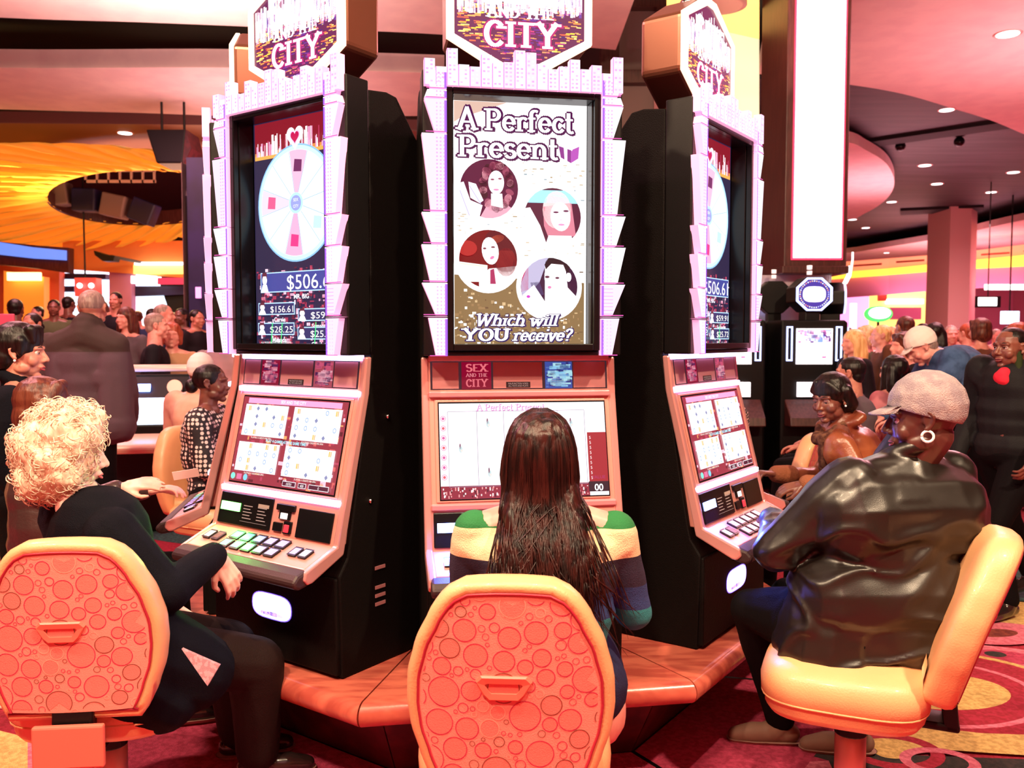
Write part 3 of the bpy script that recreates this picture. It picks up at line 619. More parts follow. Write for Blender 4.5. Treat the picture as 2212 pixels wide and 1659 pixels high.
    def fbox(mb, a, b, c, d, o, m=0):
        mb.add([fp(a, c, o), fp(b, c, o), fp(b, d, o), fp(a, d, o), fp(a, c, 0), fp(b, c, 0), fp(b, d, 0), fp(a, d, 0)], [(0, 1, 2, 3), (0, 4, 5, 1), (1, 5, 6, 2), (2, 6, 7, 3), (3, 7, 4, 0)], m)
    fbox(mb, -.300, .300, 1.000, 1.338, .003); fin(mb.obj('door_panel', M['silver'], root, bevel=.002))
    mb = MB(); fbox(mb, -.289, .299 if kind == 'present' else .289, 1.006, 1.331, .004); fin(mb.obj('screen_gasket', M['gloss'], root))
    fin((present_reels_art() if kind == 'present' else reels_art()).obj('touch_screen', ART if kind == 'present' else ART, root, tilt=onface(.0055)))
    # player tracking panel
    mb = MB(); fbox(mb, -.312, -.015, .856, .968, .006); pt = fin(mb.obj('card_panel', M['gloss'], root, bevel=.003))
    mb = MB(); fbox(mb, -.300, -.190, .905, .935, .009); mb.obj('led_display', M[led], pt)
    A = Art()
    for i, x in enumerate((-.17, -.09)):
        for j in range(5): A.line((x, .93-j*.011), (x+.05-(j % 2)*.01, .93-j*.011), .0028, (.8, .45, .35))
    A.rect(-.09, .932, -.03, .944, (.8, .4, .25)); A.line((-.18, .874), (-.03, .874), .0015, (.5, .3, .25)); A.obj('card_print', ARTD, pt, tilt=onface(.0075))
    mb = MB(); fbox(mb, .01, .105, .935, .957, .010); fbox(mb, .028, .086, .905, .937, .008); sl = fin(mb.obj('bill_slot', M['gloss'], root, bevel=.003)); mb = MB(); fbox(mb, .04, .075, .908, .928, .010); mb.obj('slot_light', M['white_p'], sl)
    mb = MB(); fbox(mb, .005, .05, .862, .892, .008); fin(mb.obj('coin_tray', M['gloss'], root, bevel=.002))
    mb = MB(); fbox(mb, .06, .10, .858, .900, .008); k = fin(mb.obj('card_slot', M['gloss'], root, bevel=.003)); mb = MB(); fbox(mb, .068, .092, .864, .890, .012); mb.obj('slot_button', M['red_p'], k, bevel=.002)
    mb = MB(); fbox(mb, .125, .300, .853, .952, .005); fin(mb.obj('bill_door', M['gloss'], root, bevel=.002))
    # deck
    slab('button_deck', [(.05, .80), (.052, .846), (.185, .795), (.185, .77)], -.318, .318, M['silver'])
    slab('wrist_rest', [(.17, .745), (.183, .797), (.225, .785), (.245, .765), (.24, .745), (.22, .735)], -.335, .335, M['rest'], .010)
    def dp(u, s, o):  # s 0..1 from rear to front of deck
        v = .054+(.183-.054)*s; w = .8465+(.7965-.8465)*s; nn = math.hypot(.129, .05); return (u, -(v+.05/nn*o), w+.129/nn*o)
    def button(u0, u1, s0, s1, m, cm):
        mb = MB(); q = [(u0, s0), (u1, s0), (u1, s1), (u0, s1)]; lo = [dp(u, s, 0) for u, s in q]; hi = [dp(u, s, .008) for u, s in q]
        mb.add(lo+hi, [(7, 6, 5, 4), (0, 1, 5, 4), (1, 2, 6, 5), (2, 3, 7, 6), (3, 0, 4, 7)][0:]); b = fin(mb.obj('button', M['gloss'], root, bevel=.002))
        mb = MB(); e = .004; q = [(u0+e, s0+.04), (u1-e, s0+.04), (u1-e, s1-.04), (u0+e, s1-.04)]; mb.add([dp(u, s, .0085) for u, s in q], [(3, 2, 1, 0)]); mb.obj('button_cap', cm, b)
    cyc = [M['btn_g'], M['btn_c'], M['btn_b'], M['btn_v'], M['btn_v']] if kind == 'wheel' and led == 'green_led' else [M['btn_p']]*5
    for i in range(5):
        for j in range(2): button(-.16+i*.062, -.112+i*.062, .18+j*.38, .50+j*.38, None, cyc[i])
    for u, c in ((-.285, 'white_p'), (-.235, 'btn_k'), (.185, 'btn_v'), (.235, 'white_p')): button(u, u+.038, .35, .68, None, M[c])
    # lower front: kick panel with lit rounded plaque
    b = MB(); b.box(-.33, .33, -.06, .05, .40, .735); kp = fin(b.obj('kick_panel', M['side'], root, bevel=.006))
    pl = []
    for k in range(28):
        t_ = 2*math.pi*k/28; c, s_ = math.cos(t_), math.sin(t_); pl.append((.105*math.copysign(abs(c)**.5, c), .585+.045*math.copysign(abs(s_)**.8, s_)))
    if detail:   # the small display's own light
        l_ = area('display_glow', (0, 0, 0), .10, 9 if led == 'blue_led' else 2.5, (.08, .14, 1) if led == 'blue_led' else (.1, 1, .12)); l_.parent = root; l_.location = (-.245, -.045, .92-PLZ); l_.rotation_euler = (R(-70), 0, 0)
    A = Art(); A.poly([(a*1.04, .585+(b_-.585)*1.07) for a, b_ in pl], (.2, .1, .9)); A.layer(); A.poly(pl, (.9, .85, 1)); A.layer()
    city(A, -.065, .55, .065, .565, 12, [(.1, .05, .8), (.9, .5, .8)], .03, .010, rg)
    A.obj('belly_light', ARTB, kp, v=.0615)
    return root
M['white_p'] = mat('white_lit_plastic', (.9, .85, .9), .3, emit=(1, .9, 1), es=.8)
M['red_p'] = mat('red_button', (.8, .03, .05), .3, emit=(1, .05, .08), es=.5)
M['btn_g'] = mat('button_green', (.1, .6, .35), .3, emit=(.05, .8, .4), es=.5)
M['btn_c'] = mat('button_cyan', (.1, .5, .6), .3, emit=(.1, .6, .7), es=.5)
M['btn_b'] = mat('button_blue', (.2, .3, .8), .3, emit=(.2, .25, .9), es=.5)
M['btn_v'] = mat('button_violet', (.4, .3, .8), .3, emit=(.35, .22, .8), es=.5)
M['btn_p'] = mat('button_pink', (.7, .4, .6), .3, emit=(.8, .5, .7), es=.4)
M['btn_k'] = mat('button_dark', (.1, .03, .03), .3)

CEN = Vector((-.16118726, 4.13284416, 0)); PLZ = .388
# ------------------------------------------------------------------ octagonal base and machines
OCT = [9.7-135, 9.7-90, 9.7-45, 9.7, 9.7+45, 9.7+90, 9.7+135, 9.7+180]
def octv(ap, z, k):   # corner between faces k and k+1
    a = R(OCT[k]+22.5); r = ap/math.cos(R(22.5)); return Vector((CEN.x+math.sin(a)*r, CEN.y-math.cos(a)*r, z))
base = empty('carousel_base', (CEN.x, CEN.y, 0), 0, 'octagonal cherry wood base carrying the ring of slot machines', 'machine base')
def L_(p): return (p[0]-CEN.x, p[1]-CEN.y, p[2])
for k in range(8):    # one rounded worktop section per face, dark seam between
    a = lambda ap, z: L_(octv(ap, z, k-1)); b = lambda ap, z: L_(octv(ap, z, k))
    prof = [(.70, .386), (1.27, .386)]+[(1.325+.041*math.sin(R(q)), .345+.041*math.cos(R(q))) for q in range(0, 181, 15)]+[(1.30, .304), (.70, .304)]
    la, lb = [Vector(a(*p)) for p in prof], [Vector(b(*p)) for p in prof]
    g = (lb[0]-la[0]).normalized()*.003
    mb = MB(); mb.rings([[p+g for p in la], [p-g for p in lb]]); o_ = mb.obj('base_top', M['wood'], base, smooth=True); o_.data.set_sharp_from_angle(angle=R(32))
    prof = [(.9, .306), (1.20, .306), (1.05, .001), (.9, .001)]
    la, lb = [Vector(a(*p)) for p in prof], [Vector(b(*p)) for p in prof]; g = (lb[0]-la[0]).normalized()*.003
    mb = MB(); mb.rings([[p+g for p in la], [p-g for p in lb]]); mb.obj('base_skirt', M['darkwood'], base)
mb = MB(); mb.rings([[L_(octv(.98, .003, k)) for k in range(8)], [L_(octv(1.1, .30, k)) for k in range(8)]]); mb.obj('base_core', M['black'], base)
mb = MB(); mb.rings([[L_(octv(.7, .387, k)) for k in range(8)], [L_(octv(.7, 2.02, k)) for k in range(8)], [L_(octv(.5, 2.1, k)) for k in range(8)]])
core = mobj('carousel_core', [Vector(v)+CEN*0 for v in mb.v], mb.f, M['black'], base)

machine(OCT[3], 0, 'present', 'middle slot machine, tall portrait screen reading A Perfect Present', lit=(0, 0), led='blue_led')
machine(OCT[2], .03, 'wheel', 'slot machine left of the middle one, prize wheel tall screen and green card display')
machine(OCT[4], .06, 'wheel', 'slot machine right of the middle one, prize wheel tall screen and blue card display', led='blue_led')
for k, lb in ((1, 'slot machine seen edge-on at the far left of the ring, next to the blonde woman'),
              (0, 'slot machine played by the woman in the dotted blouse, behind the edge-on machine'),
              (5, 'slot machine played by the woman in brown leather jacket, behind the right wheel machine')):
    machine(OCT[k], 0, 'wheel', lb, detail=False, dr=-.05 if k == 1 else 0)

# ------------------------------------------------------------------ swivel chairs
def half_w(z):     # half width of the back by height above its bottom (0..1)
    pts = [(0, .175), (.06, .197), (.16, .217), (.30, .240), (.42, .2475), (.55, .245), (.70, .225), (.85, .188), (.93, .16), (.975, .135), (1, .105)]
    for (a, b), (c, d) in zip(pts, pts[1:]):
        if a <= z <= c:
            t = (z-a)/(c-a); t = t*t*(3-2*t)*.35+t*.65; return b+(d-b)*t
    return pts[-1][1]
BH, BZ0 = .52, .475
def back_outline(sc=0.0, n=26):
    """closed loop of the chair back inset by sc metres"""
    side = []
    for k in range(n+1):
        t = k/n; side.append((half_w(t), BZ0+BH*t))
    top = [(.075, BZ0+BH+.004), (.03, BZ0+BH+.007), (-.03, BZ0+BH+.007), (-.075, BZ0+BH+.004)]
    pts = side+top+[(-x, z) for x, z in side[::-1]]
    cx, cz = 0, BZ0+BH*.47; out = []
    for i, (x, z) in enumerate(pts):
        a, b = pts[i-1], pts[(i+1) % len(pts)]; dx, dz = b[0]-a[0], b[1]-a[1]; l = math.hypot(dx, dz) or 1
        out.append((x-dz/l*sc, z+dx/l*sc))
    return out
def recl(x, y, z):   # recline and curve
    t = z-BZ0; return (x, y-.10*t+.55*x*x-.235, z)
_rings = None
def pack_circles():
    rg = random.Random(8); out = []; tries = 0
    for rad, cnt in ((.034, 15), (.026, 24), (.020, 36), (.014, 56), (.0095, 80), (.006, 60)):
        c = 0; tries = 0
        while c < cnt and tries < 900:
            tries += 1; z = rg.uniform(BZ0, BZ0+BH); x = rg.uniform(-.25, .25); r = rad*rg.uniform(.85, 1.12)
            if abs(x) > half_w(min(1, max(0, (z-BZ0)/BH)))-.012: continue
            if all((x-a)**2+(z-b)**2 > (r+q+.0015)**2 for a, b, q, _ in out):
                m = rg.choice([2, 2, 2, 2, 2, 3, 4]); out.append((x, z, r, m)); c += 1
    return out
CIR = pack_circles()
def make_chair(label, group, backcol='vinyl', detail=True):
    root = empty('swivel_chair', (0, 0, 0), 0, label, 'chair', group)
    # padded shell of the back (front and rim)
    mb = MB(); loops = []
    for sc, y in ((.030, -.052), (.020, -.058), (.008, -.052), (0, -.035), (0, .0), (.004, .02), (.02, .034), (.06, .046), (.11, .052)):
        loops.append([recl(x, y, z) for x, z in back_outline(sc)])
    mb.rings(loops); bk = mb.obj('backrest', M['vinyl'], root, smooth=True)
    # rear fabric panel, its circles and the piping
    mb = MB(); lo = [[recl(x, -.056, z) for x, z in back_outline(.030)], [recl(x, -.0575, z) for x, z in back_outline(.036)]]; mb.rings(lo, 0, cap=False)
    pts = back_outline(.036); n = len(pts); half = n//2
    # fill by horizontal strips so the panel follows the curve
    rows = []
    prs = [(pts[i], pts[n-1-i]) for i in range(half)]
    for a, b in prs:
        rows.append([recl(b[0]+(a[0]-b[0])*j/12, -.0575, a[1]) for j in range(13)])
    mb.rings(rows, 0, cap=False, closed=False)
    if detail:
        lim = [(x, z) for x, z in back_outline(.040)]
        def inside(x, z): return BZ0+.041 < z < BZ0+BH-.036 and abs(x) < half_w((z-BZ0)/BH)-.040
        for (cx, cz, r, m) in CIR:
            w = .0019 if r > .012 else .0014
            for k in range(28):
                a, b = 2*math.pi*k/28, 2*math.pi*(k+1)/28
                P = [(cx+rr*math.cos(t), cz+rr*math.sin(t)) for rr, t in ((r-w, a), (r, a), (r, b), (r-w, b))]
                if all(inside(*p) for p in P): mb.add([recl(x, -.0584, z) for x, z in P], [(0, 1, 2, 3)], m)
                Q = [(cx, cz), (cx+(r-w)*math.cos(a), cz+(r-w)*math.sin(a)), (cx+(r-w)*math.cos(b), cz+(r-w)*math.sin(b))]
                if r > .016 and all(inside(*p) for p in Q): mb.add([recl(x, -.0580, z) for x, z in Q], [(0, 1, 2)], 1)
    pn = mb.obj('rear_panel', [M['fabric'], M['fabric_in'], M['ringp'], M['ringd'], M['ringl']], bk)
    for p in pn.data.polygons: p.use_smooth = True
    mb = MB(); pp = [recl(x, -.0575, z) for x, z in back_outline(.031)]; mb.tube(pp+[pp[0]], .0036, 6); mb.obj('piping', M['piping'], bk, True)
    # recessed hand grip
    hz = BZ0+BH*.52; ox = -.012
    def hex_(w0, w1, h, k=.012): return [(ox-w1+k, hz-h), (ox+w1-k, hz-h), (ox+w1, hz-h+k), (ox+w0, hz+h-k), (ox+w0-k, hz+h), (ox-w0+k, hz+h), (ox-w0, hz+h-k), (ox-w1, hz-h+k)]
    mb = MB(); o1, o2, o3 = hex_(.066, .048, .030), hex_(.062, .045, .026), hex_(.044, .033, .012, .004)
    lo = [[recl(x, y, z) for x, z in pp] for pp, y in ((o1, -.058), (o1, -.062), (o2, -.066), (o3, -.064), (o3, -.040))]
    mb.rings(lo, cap=False); mb.add(lo[-1], [tuple(range(8))], 1); mb.obj('hand_grip', [M['handle'], M['piping']], bk)
    # seat cushion with seam
    def squ(a, b, z, yo=.02, e=.55):
        o = []
        for k in range(36):
            t = 2*math.pi*k/36; c, s = math.cos(t), math.sin(t)
            o.append((a*math.copysign(abs(c)**e, c), yo+b*math.copysign(abs(s)**e, s), z))
        return o
    mb = MB(); mb.rings([squ(.18, .18, 0.375), squ(.225, .225, 0.380), squ(.238, .238, 0.400), squ(.240, .240, 0.428), squ(.246, .246, 0.436), squ(.250, .250, 0.442), squ(.252, .252, 0.480), squ(.244, .244, 0.512), squ(.222, .222, 0.535), squ(.17, .17, 0.547), squ(.08, .08, 0.550)])
    st = mb.obj('seat', M['vinyl'], root, smooth=True)
    mb = MB(); q = squ(.2465, .2465, 0.434); mb.tube(q+[q[0]], .004, 6); mb.obj('seat_piping', M['vinyl'], st, True)
    mb = MB(); mb.box(-.055, .055, -.31, .02, .355, .380); mb.prism([(-.31, .355), (-.27, .355), (-.262, .39), (-.245, .56), (-.262, .575), (-.29, .56)], -.055, .055, 'x')
    mb.obj('back_bracket', M['black'], root, bevel=.008)
    mb = MB(); mb.box(-.095, .095, -.330, -.308, .365, .485); mb.obj('bracket_cover', M['handle'], root, bevel=.006)
    mb = MB(); mb.box(-.12, .12, -.12, .14, .345, .377); mb.lathe([(.05, .28), (.05, .35)], 20); mb.obj('seat_plate', M['black'], root, bevel=.004)
    mb = MB(); mb.lathe([(.048, .03), (.048, .31)], 24); mb.obj('pedestal', M['steel'], root, True)
    mb = MB(); mb.lathe([(.24, .002), (.24, .010), (.20, .020), (.06, .032), (.045, .05)], 40); mb.obj('floor_plate', M['steel'], root, True)
    return root
def place(o, x, y, ang): o.location = (x, y, 0); o.rotation_euler = (0, 0, R(ang)); return o
G = 'swivel chairs at the slot machines'
ch = make_chair('circle-patterned swivel chair in the centre foreground, under the woman in striped sweater', G); place(ch, .01, 2.28, -3)
c2 = copy_tree(ch); c2['label'] = 'circle-patterned swivel chair at the left, under the white-haired woman'; place(c2, -1.255, 2.66, 6)
c3 = copy_tree(ch); c3['label'] = 'tan swivel chair seen side-on at the right, under the man in black leather'; place(c3, 1.09, 2.74, 66)
for o_ in c3.children:
    if o_.name.startswith('backrest'):
        o_.rotation_euler.x = R(13); pv = Vector((0, -.24, .44)); o_.location = pv-Matrix.Rotation(R(13), 3, 'X') @ pv
for o_ in list(c3.children):
    if o_.name.startswith('bracket_cover'): bpy.data.objects.remove(o_)
def mchair(k, lab, dist=2.0, extra=0):
    c = copy_tree(ch); c['label'] = lab; n = Vector((math.sin(R(OCT[k])), -math.cos(R(OCT[k])), 0)); p = CEN+n*dist; place(c, p.x, p.y, OCT[k]+extra); return c
mchair(0, 'red-backed swivel chair behind the woman in the dotted blouse', 2.02, 8)
mchair(1, 'swivel chair hidden under the brown-haired player behind the white-haired woman', 2.0)
mchair(5, 'swivel chair under the woman in brown leather jacket')
c = copy_tree(ch); c['label'] = 'tan swivel chair just behind the right wheel machine, left of the woman in brown leather'; place(c, 1.49, 5.15, 60)
c = copy_tree(ch); c['label'] = 'tan swivel chair behind the woman in brown leather, near the long black hair'; place(c, 3.2, 7.4, 170)
# ------------------------------------------------------------------ the gaming hall
def struct(o): o['kind'] = 'structure'; return o
def carpet(name, c, c2, sc=50): return mat(name, c, .95, bump=.6, bscale=260, col2=c2, cscale=sc, cdetail=5)
M['cp_base'] = carpet('carpet_magenta', (.58, .05, .13), (.40, .025, .075)); M['cp_red'] = carpet('carpet_red', (.48, .02, .06), (.34, .01, .03))
M['cp_yel'] = carpet('carpet_straw', (.85, .55, .20), (.62, .36, .12)); M['cp_pink'] = carpet('carpet_pink', (.85, .22, .32), (.66, .12, .2))
M['cp_dark'] = carpet('carpet_dark', (.045, .03, .03), (.02, .02, .02)); M['cp_teal'] = carpet('carpet_teal', (.04, .13, .12), (.02, .05, .05)); M['cp_brown'] = carpet('carpet_brown', (.28, .05, .03), (.16, .02, .02))
CM = [M['cp_base'], M['cp_red'], M['cp_yel'], M['cp_pink'], M['cp_dark'], M['cp_teal'], M['cp_brown'], M['black']]
FLR = MB(); FLR.box(-16, 22, -4, 42, -.12, 0, 1); _fl = [0]
def fpoly(pts, m):
    _fl[0] += 1; z = .0004+.00004*_fl[0]
    n = len(pts); a = sum(pts[i][0]*pts[(i+1) % n][1]-pts[(i+1) % n][0]*pts[i][1] for i in range(n))
    FLR.add([(p[0], p[1], z) for p in (pts if a > 0 else pts[::-1])], [tuple(range(n))], m)
def fell(cx, cy, rx, ry, m, rot=0, n=40): fpoly(ellpts(cx, cy, rx, ry, n, rot), m)
def farc(cx, cy, rx, ry, w, m, a0, a1, rot=0, n=24):
    _fl[0] += 1; z = .0004+.00004*_fl[0]; V = []; cr, sr = math.cos(rot), math.sin(rot)
    for k in range(n+1):
        t = R(a0+(a1-a0)*k/n)
        for q in (0, w): x, y = (rx+q)*math.cos(t), (ry+q)*math.sin(t); V.append((cx+x*cr-y*sr, cy+x*sr+y*cr, z))
    FLR.add(V, [(2*k, 2*k+1, 2*k+3, 2*k+2) for k in range(n)], m)
def fp_(*px): return [tuple(atZ(x, y, 0))[:2] for x, y in px]
rgf = random.Random(99)
for _ in range(95):      # all-over pattern of the hall carpet
    x = rgf.uniform(-14, 18); y = rgf.uniform(4.5, 34)
    if -2.6 < x < 2.2 and y < 7: continue
    s_ = rgf.uniform(.5, 1.5); ro = rgf.uniform(0, 3)
    fell(x, y, s_, s_*.6, rgf.choice([2, 3, 4, 1, 6, 5]), ro); fell(x+.1, y, s_*.7, s_*.4, rgf.choice([2, 3, 0]), ro); farc(x, y, s_*1.25, s_*.85, .06, 2, 0, rgf.uniform(150, 330), ro)
# motifs beside the right-hand chair and at the left edge
fpoly(fp_((2080, 1240), (2300, 1230), (2400, 1330), (2120, 1290)), 5)
fpoly(fp_((2060, 1300), (2120, 1292), (2300, 1318), (2500, 1400), (2400, 1420), (2150, 1345), (2060, 1335)), 2)
fell(*atZ(2150, 1372, 0)[:2], .28, .17, 3, .2); fell(*atZ(2152, 1372, 0)[:2], .12, .06, 6, .2)
fell(*atZ(2165, 1425, 0)[:2], .30, .16, 3, -.3); fell(*atZ(2170, 1424, 0)[:2], .17, .09, 0, -.3); fell(*atZ(2150, 1418, 0)[:2], .05, .04, 4)
p_ = atZ(2020, 1497, 0); fell(p_.x, p_.y, .62, .50, 1, .2); farc(p_.x, p_.y, .60, .48, .035, 2, 0, 360, .2, 48); farc(p_.x, p_.y, .42, .34, .03, 3, 0, 360, .2, 48); fell(p_.x+.02, p_.y, .30, .20, 2, .1)
fpoly(fp_((1730, 1555), (1800, 1540), (1960, 1572), (2120, 1590), (2400, 1600), (2400, 1650), (2120, 1632), (1990, 1622), (1900, 1640), (1740, 1625)), 2)
fell(*atZ(1815, 1585, 0)[:2], .15, .10, 3, .2)
fpoly(fp_((1640, 1659), (1760, 1630), (2300, 1650), (2500, 1800), (1640, 1800)), 4)
fpoly(fp_((1600, 1659), (1700, 1625), (1790, 1650), (1860, 1800), (1560, 1800)), 0); fpoly(fp_((1690, 1655), (1790, 1650), (1830, 1740), (1640, 1760)), 3)
p_ = atZ(1930, 1628, 0); farc(p_.x, p_.y, .13, .10, .05, 1, 0, 360, 0, 30); fell(p_.x, p_.y, .08, .06, 2, .4); p_ = atZ(2030, 1652, 0); farc(p_.x, p_.y, .10, .07, .04, 3, 0, 360, 0, 30)
fpoly(fp_((215, 1640), (255, 1575), (420, 1540), (420, 1659), (330, 1800), (200, 1800)), 0)
for k in range(7): fpoly(fp_((228+k*26, 1659-k*9), (246+k*26, 1590-k*7), (256+k*26, 1590-k*7), (240+k*26, 1659-k*9)), 4)
fpoly(fp_((-60, 1570), (60, 1600), (60, 1800), (-200, 1800)), 2); fpoly(fp_((60, 1610), (170, 1640), (170, 1800), (60, 1800)), 3)
fpoly([tuple(octv(1.62, 0, k))[:2] for k in range(8)], 0)
for k in range(8):       # dark seams of the plain bay round the base
    a, b = octv(1.04, 0, k), octv(1.66, 0, k); d = (b-a).normalized(); n_ = Vector((-d.y, d.x, 0))*.009
    fpoly([tuple(a-n_)[:2], tuple(b-n_)[:2], tuple(b+n_)[:2], tuple(a+n_)[:2]], 7)
    a, b = octv(1.055, 0, k-1), octv(1.055, 0, k); d = (b-a).normalized(); n_ = Vector((-d.y, d.x, 0))*.008
    fpoly([tuple(a-n_)[:2], tuple(b-n_)[:2], tuple(b+n_)[:2], tuple(a+n_)[:2]], 7)
struct(FLR.obj('floor', CM))

M['plaster'] = mat('rose_plaster', (.80, .62, .58), .9, col2=(.74, .56, .54), cscale=3)
M['ceil_dark'] = mat('dark_ceiling_boards', (.012, .008, .012), .6, col2=(.035, .024, .032), cscale=1.6, cstretch=(.35, 3, 1), cdetail=6)
M['soffit'] = mat('black_soffit', (.006, .005, .006), .8); M['walnut'] = mat('walnut_panel', (.085, .022, .020), .4, col2=(.055, .012, .012), cscale=8, cstretch=(6, 6, .6)); M['umber'] = mat('umber_ceiling', (.26, .12, .11), .4)
M['smoke'] = mat('smoky_panel', (.20, .12, .12), .5); M['navy'] = mat('navy_column', (.02, .012, .09), .5, col2=(.008, .006, .03), cscale=1.2); M['orange'] = mat('orange_wall', (.85, .30, .08), .8); M['redwall'] = mat('terracotta_wall', (.72, .16, .08), .7)
def plan(name, px, h, m, th=.25, label=None):
    """ceiling piece whose outline is seen at these pixels, at height h, with thickness"""
    pts = [tuple(atZ(x, y, h))[:2] for x, y in px]; mb = MB(); mb.prism(pts, h, h+th, 'z'); return struct(mb.obj(name, m))
mb = MB(); mb.box(-16, 22, -4, 42, 6.4, 6.6); struct(mb.obj('ceiling', M['soffit']))
def curve(pts, n=6):
    out = []
    for i in range(len(pts)-1):
        p0 = pts[max(i-1, 0)]; p1 = pts[i]; p2 = pts[i+1]; p3 = pts[min(i+2, len(pts)-1)]
        for k in range(n):
            t = k/n; out.append(tuple(.5*((2*p1[c])+(-p0[c]+p2[c])*t+(2*p0[c]-5*p1[c]+4*p2[c]-p3[c])*t*t+(-p0[c]+3*p1[c]-3*p2[c]+p3[c])*t**3) for c in range(2)))
    return out+[pts[-1]]
HP = 5.25
plan('ceiling', [(-700, -900), (1700, -900), (1330, 108)]+curve([(1330, 108), (960, 75), (600, 60), (300, 48), (0, 38), (-500, 10)]), HP, M['plaster'])
plan('ceiling', curve([(-500, 130), (0, 146), (500, 146), (960, 158)])+curve([(960, 250), (560, 252), (300, 244), (0, 236), (-500, 220)]), HP, M['plaster'])
plan('ceiling', curve([(-500, 262), (0, 266), (560, 272), (960, 285)])+curve([(960, 330), (560, 336), (300, 338), (0, 350), (-500, 370)]), HP, M['umber'], .2)
plan('ceiling', [(1828, -900), (3600, -900), (3400, 640), (2700, 480), (2400, 370)]+curve([(2400, 370), (2212, 290), (2140, 260), (2060, 235), (1950, 203), (1828, 182), (1640, 160)]), HP, M['plaster'])
plan('ceiling', curve([(1600, 470), (1815, 476), (1870, 460), (1915, 430), (1932, 394), (1915, 354), (1870, 324), (1815, 303), (1600, 270)]), 5.15, M['plaster'], .2)
plan('ceiling', [(1600, 168), (2000, 190), (2500, 300), (3200, 420), (3300, 500)]+curve([(2500, 418), (2212, 472), (2050, 508), (1900, 533), (1815, 545), (1600, 560)]), 5.45, M['ceil_dark'], .3)
mb = MB()
for a, b, c, d in (((1600, 345), (1850, 318), (1850, 308), (1600, 330)), ((1850, 318), (2180, 272), (2170, 258), (1850, 306)), ((1945, 462), (2125, 452), (2125, 444), (1945, 452))):
    q = [tuple(atZ(*p, 5.43))[:2] for p in (a, b, c, d)]; mb.prism(q, 5.38, 5.46, 'z')
struct(mb.obj('ceiling_beam', M['soffit']))
plan('ceiling', curve([(1600, 562), (1815, 548), (1900, 536), (2050, 511), (2212, 475), (2600, 400)])+[(3400, 500), (2700, 560), (2212, 545), (2000, 560), (1600, 595)], 4.9, M['plaster'], .2)
# right-hand far wall with lit cove, shop fronts
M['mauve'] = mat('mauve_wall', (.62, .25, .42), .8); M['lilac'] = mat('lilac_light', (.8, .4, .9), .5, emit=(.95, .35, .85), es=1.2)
M['cove'] = mat('amber_cove', (1, .6, .1), .5, emit=(1, .55, .04), es=1.6); M['cove2'] = mat('peach_cove', (1, .4, .2), .5, emit=(1, .30, .14), es=.75)
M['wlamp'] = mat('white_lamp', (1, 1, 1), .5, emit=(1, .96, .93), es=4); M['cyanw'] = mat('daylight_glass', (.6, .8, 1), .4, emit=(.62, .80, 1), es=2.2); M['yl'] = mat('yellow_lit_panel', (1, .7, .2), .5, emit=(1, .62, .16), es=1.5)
def wallseg(name, pts, m, kind=True, th=.25):
    """upright slab following pixels (px, y_top, y_bottom, depth)"""
    mb = MB(); A_ = [atY(x, yt, Y) for x, yt, yb, Y in pts]; B_ = [atY(x, yb, Y) for x, yt, yb, Y in pts]; n = len(pts); V = []; F = []
    for a, b in zip(A_, B_):
        V += [(a.x, a.y, a.z), (b.x, b.y, b.z), (a.x, a.y+th, a.z), (b.x, b.y+th, b.z)]
    for i in range(n-1):
        o = 4*i; F += [(o, o+1, o+5, o+4), (o+2, o+6, o+7, o+3), (o, o+4, o+6, o+2), (o+1, o+3, o+7, o+5)]
    F += [(0, 2, 3, 1), (4*n-4, 4*n-3, 4*n-1, 4*n-2)]
    mb.add(V, F); o = mb.obj(name, m); return struct(o) if kind else o
cw = [(1560, 0, 0, 34), (1815, 0, 0, 33), (1920, 0, 0, 32), (2050, 0, 0, 30.5), (2212, 0, 0, 28.5), (2500, 0, 0, 26)]
top = [585, 566, 558, 548, 528, 490]; t2 = [605, 588, 580, 567, 551, 520]; bt = [622, 602, 594, 583, 575, 560]
wallseg('trim_1', [(c[0], t, b, c[3]) for c, t, b in zip(cw, top, t2)], M['cove2']); wallseg('trim_2', [(c[0], t, b, c[3]-.1) for c, t, b in zip(cw, t2, bt)], M['cove'])
wallseg('trim_right', [(c[0], b, b+42, c[3]+.1) for c, b in zip(cw, bt)], M['mauve'])
for k in range(5):
    x = 1845+k*92; wallseg('trim_3', [(x, 572-(k*8), 576-(k*8), 28), (x+60, 568-k*8, 572-k*8, 27.6)], M['redwall'], th=.05)
mb = MB(); mb.box(-16, 22, 38, 38.3, 0, 6.4); struct(mb.obj('wall_back', M['mauve'])); mb = MB(); mb.box(21.8, 22, -4, 38, 0, 6.4); struct(mb.obj('wall_right', M['mauve'])); mb = MB(); mb.box(-16.2, -16, -4, 38, 0, 6.4); struct(mb.obj('wall_left', M['redwall']))
mb = MB(); mb.box(-16, 22, -4.2, -4, 0, 6.4); struct(mb.obj('wall_front', M['redwall']))
def lit(name, x0, y0, x1, y1, Y, m, label, cat, th=.1, group=None):
    a, b = atY(x0, y0, Y), atY(x1, y1, Y); mb = MB(); mb.box(a.x, b.x, Y, Y+th, b.z, a.z); return tag(mb.obj(name, m, bevel=.01), label, cat, group)
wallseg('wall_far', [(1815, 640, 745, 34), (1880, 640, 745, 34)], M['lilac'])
lit('lit_column', 1838, 655, 1850, 720, 33, mat('pink_tube', (1, .5, 1), .5, emit=(1, .6, 1), es=3), 'bright pink light tube on the far wall right of the octagon-topped machines', 'lamp')
sf = empty('shop_front', atY(1950, 700, 33), 0, 'far yellow-lit shop front above the crowd on the right', 'shop front')
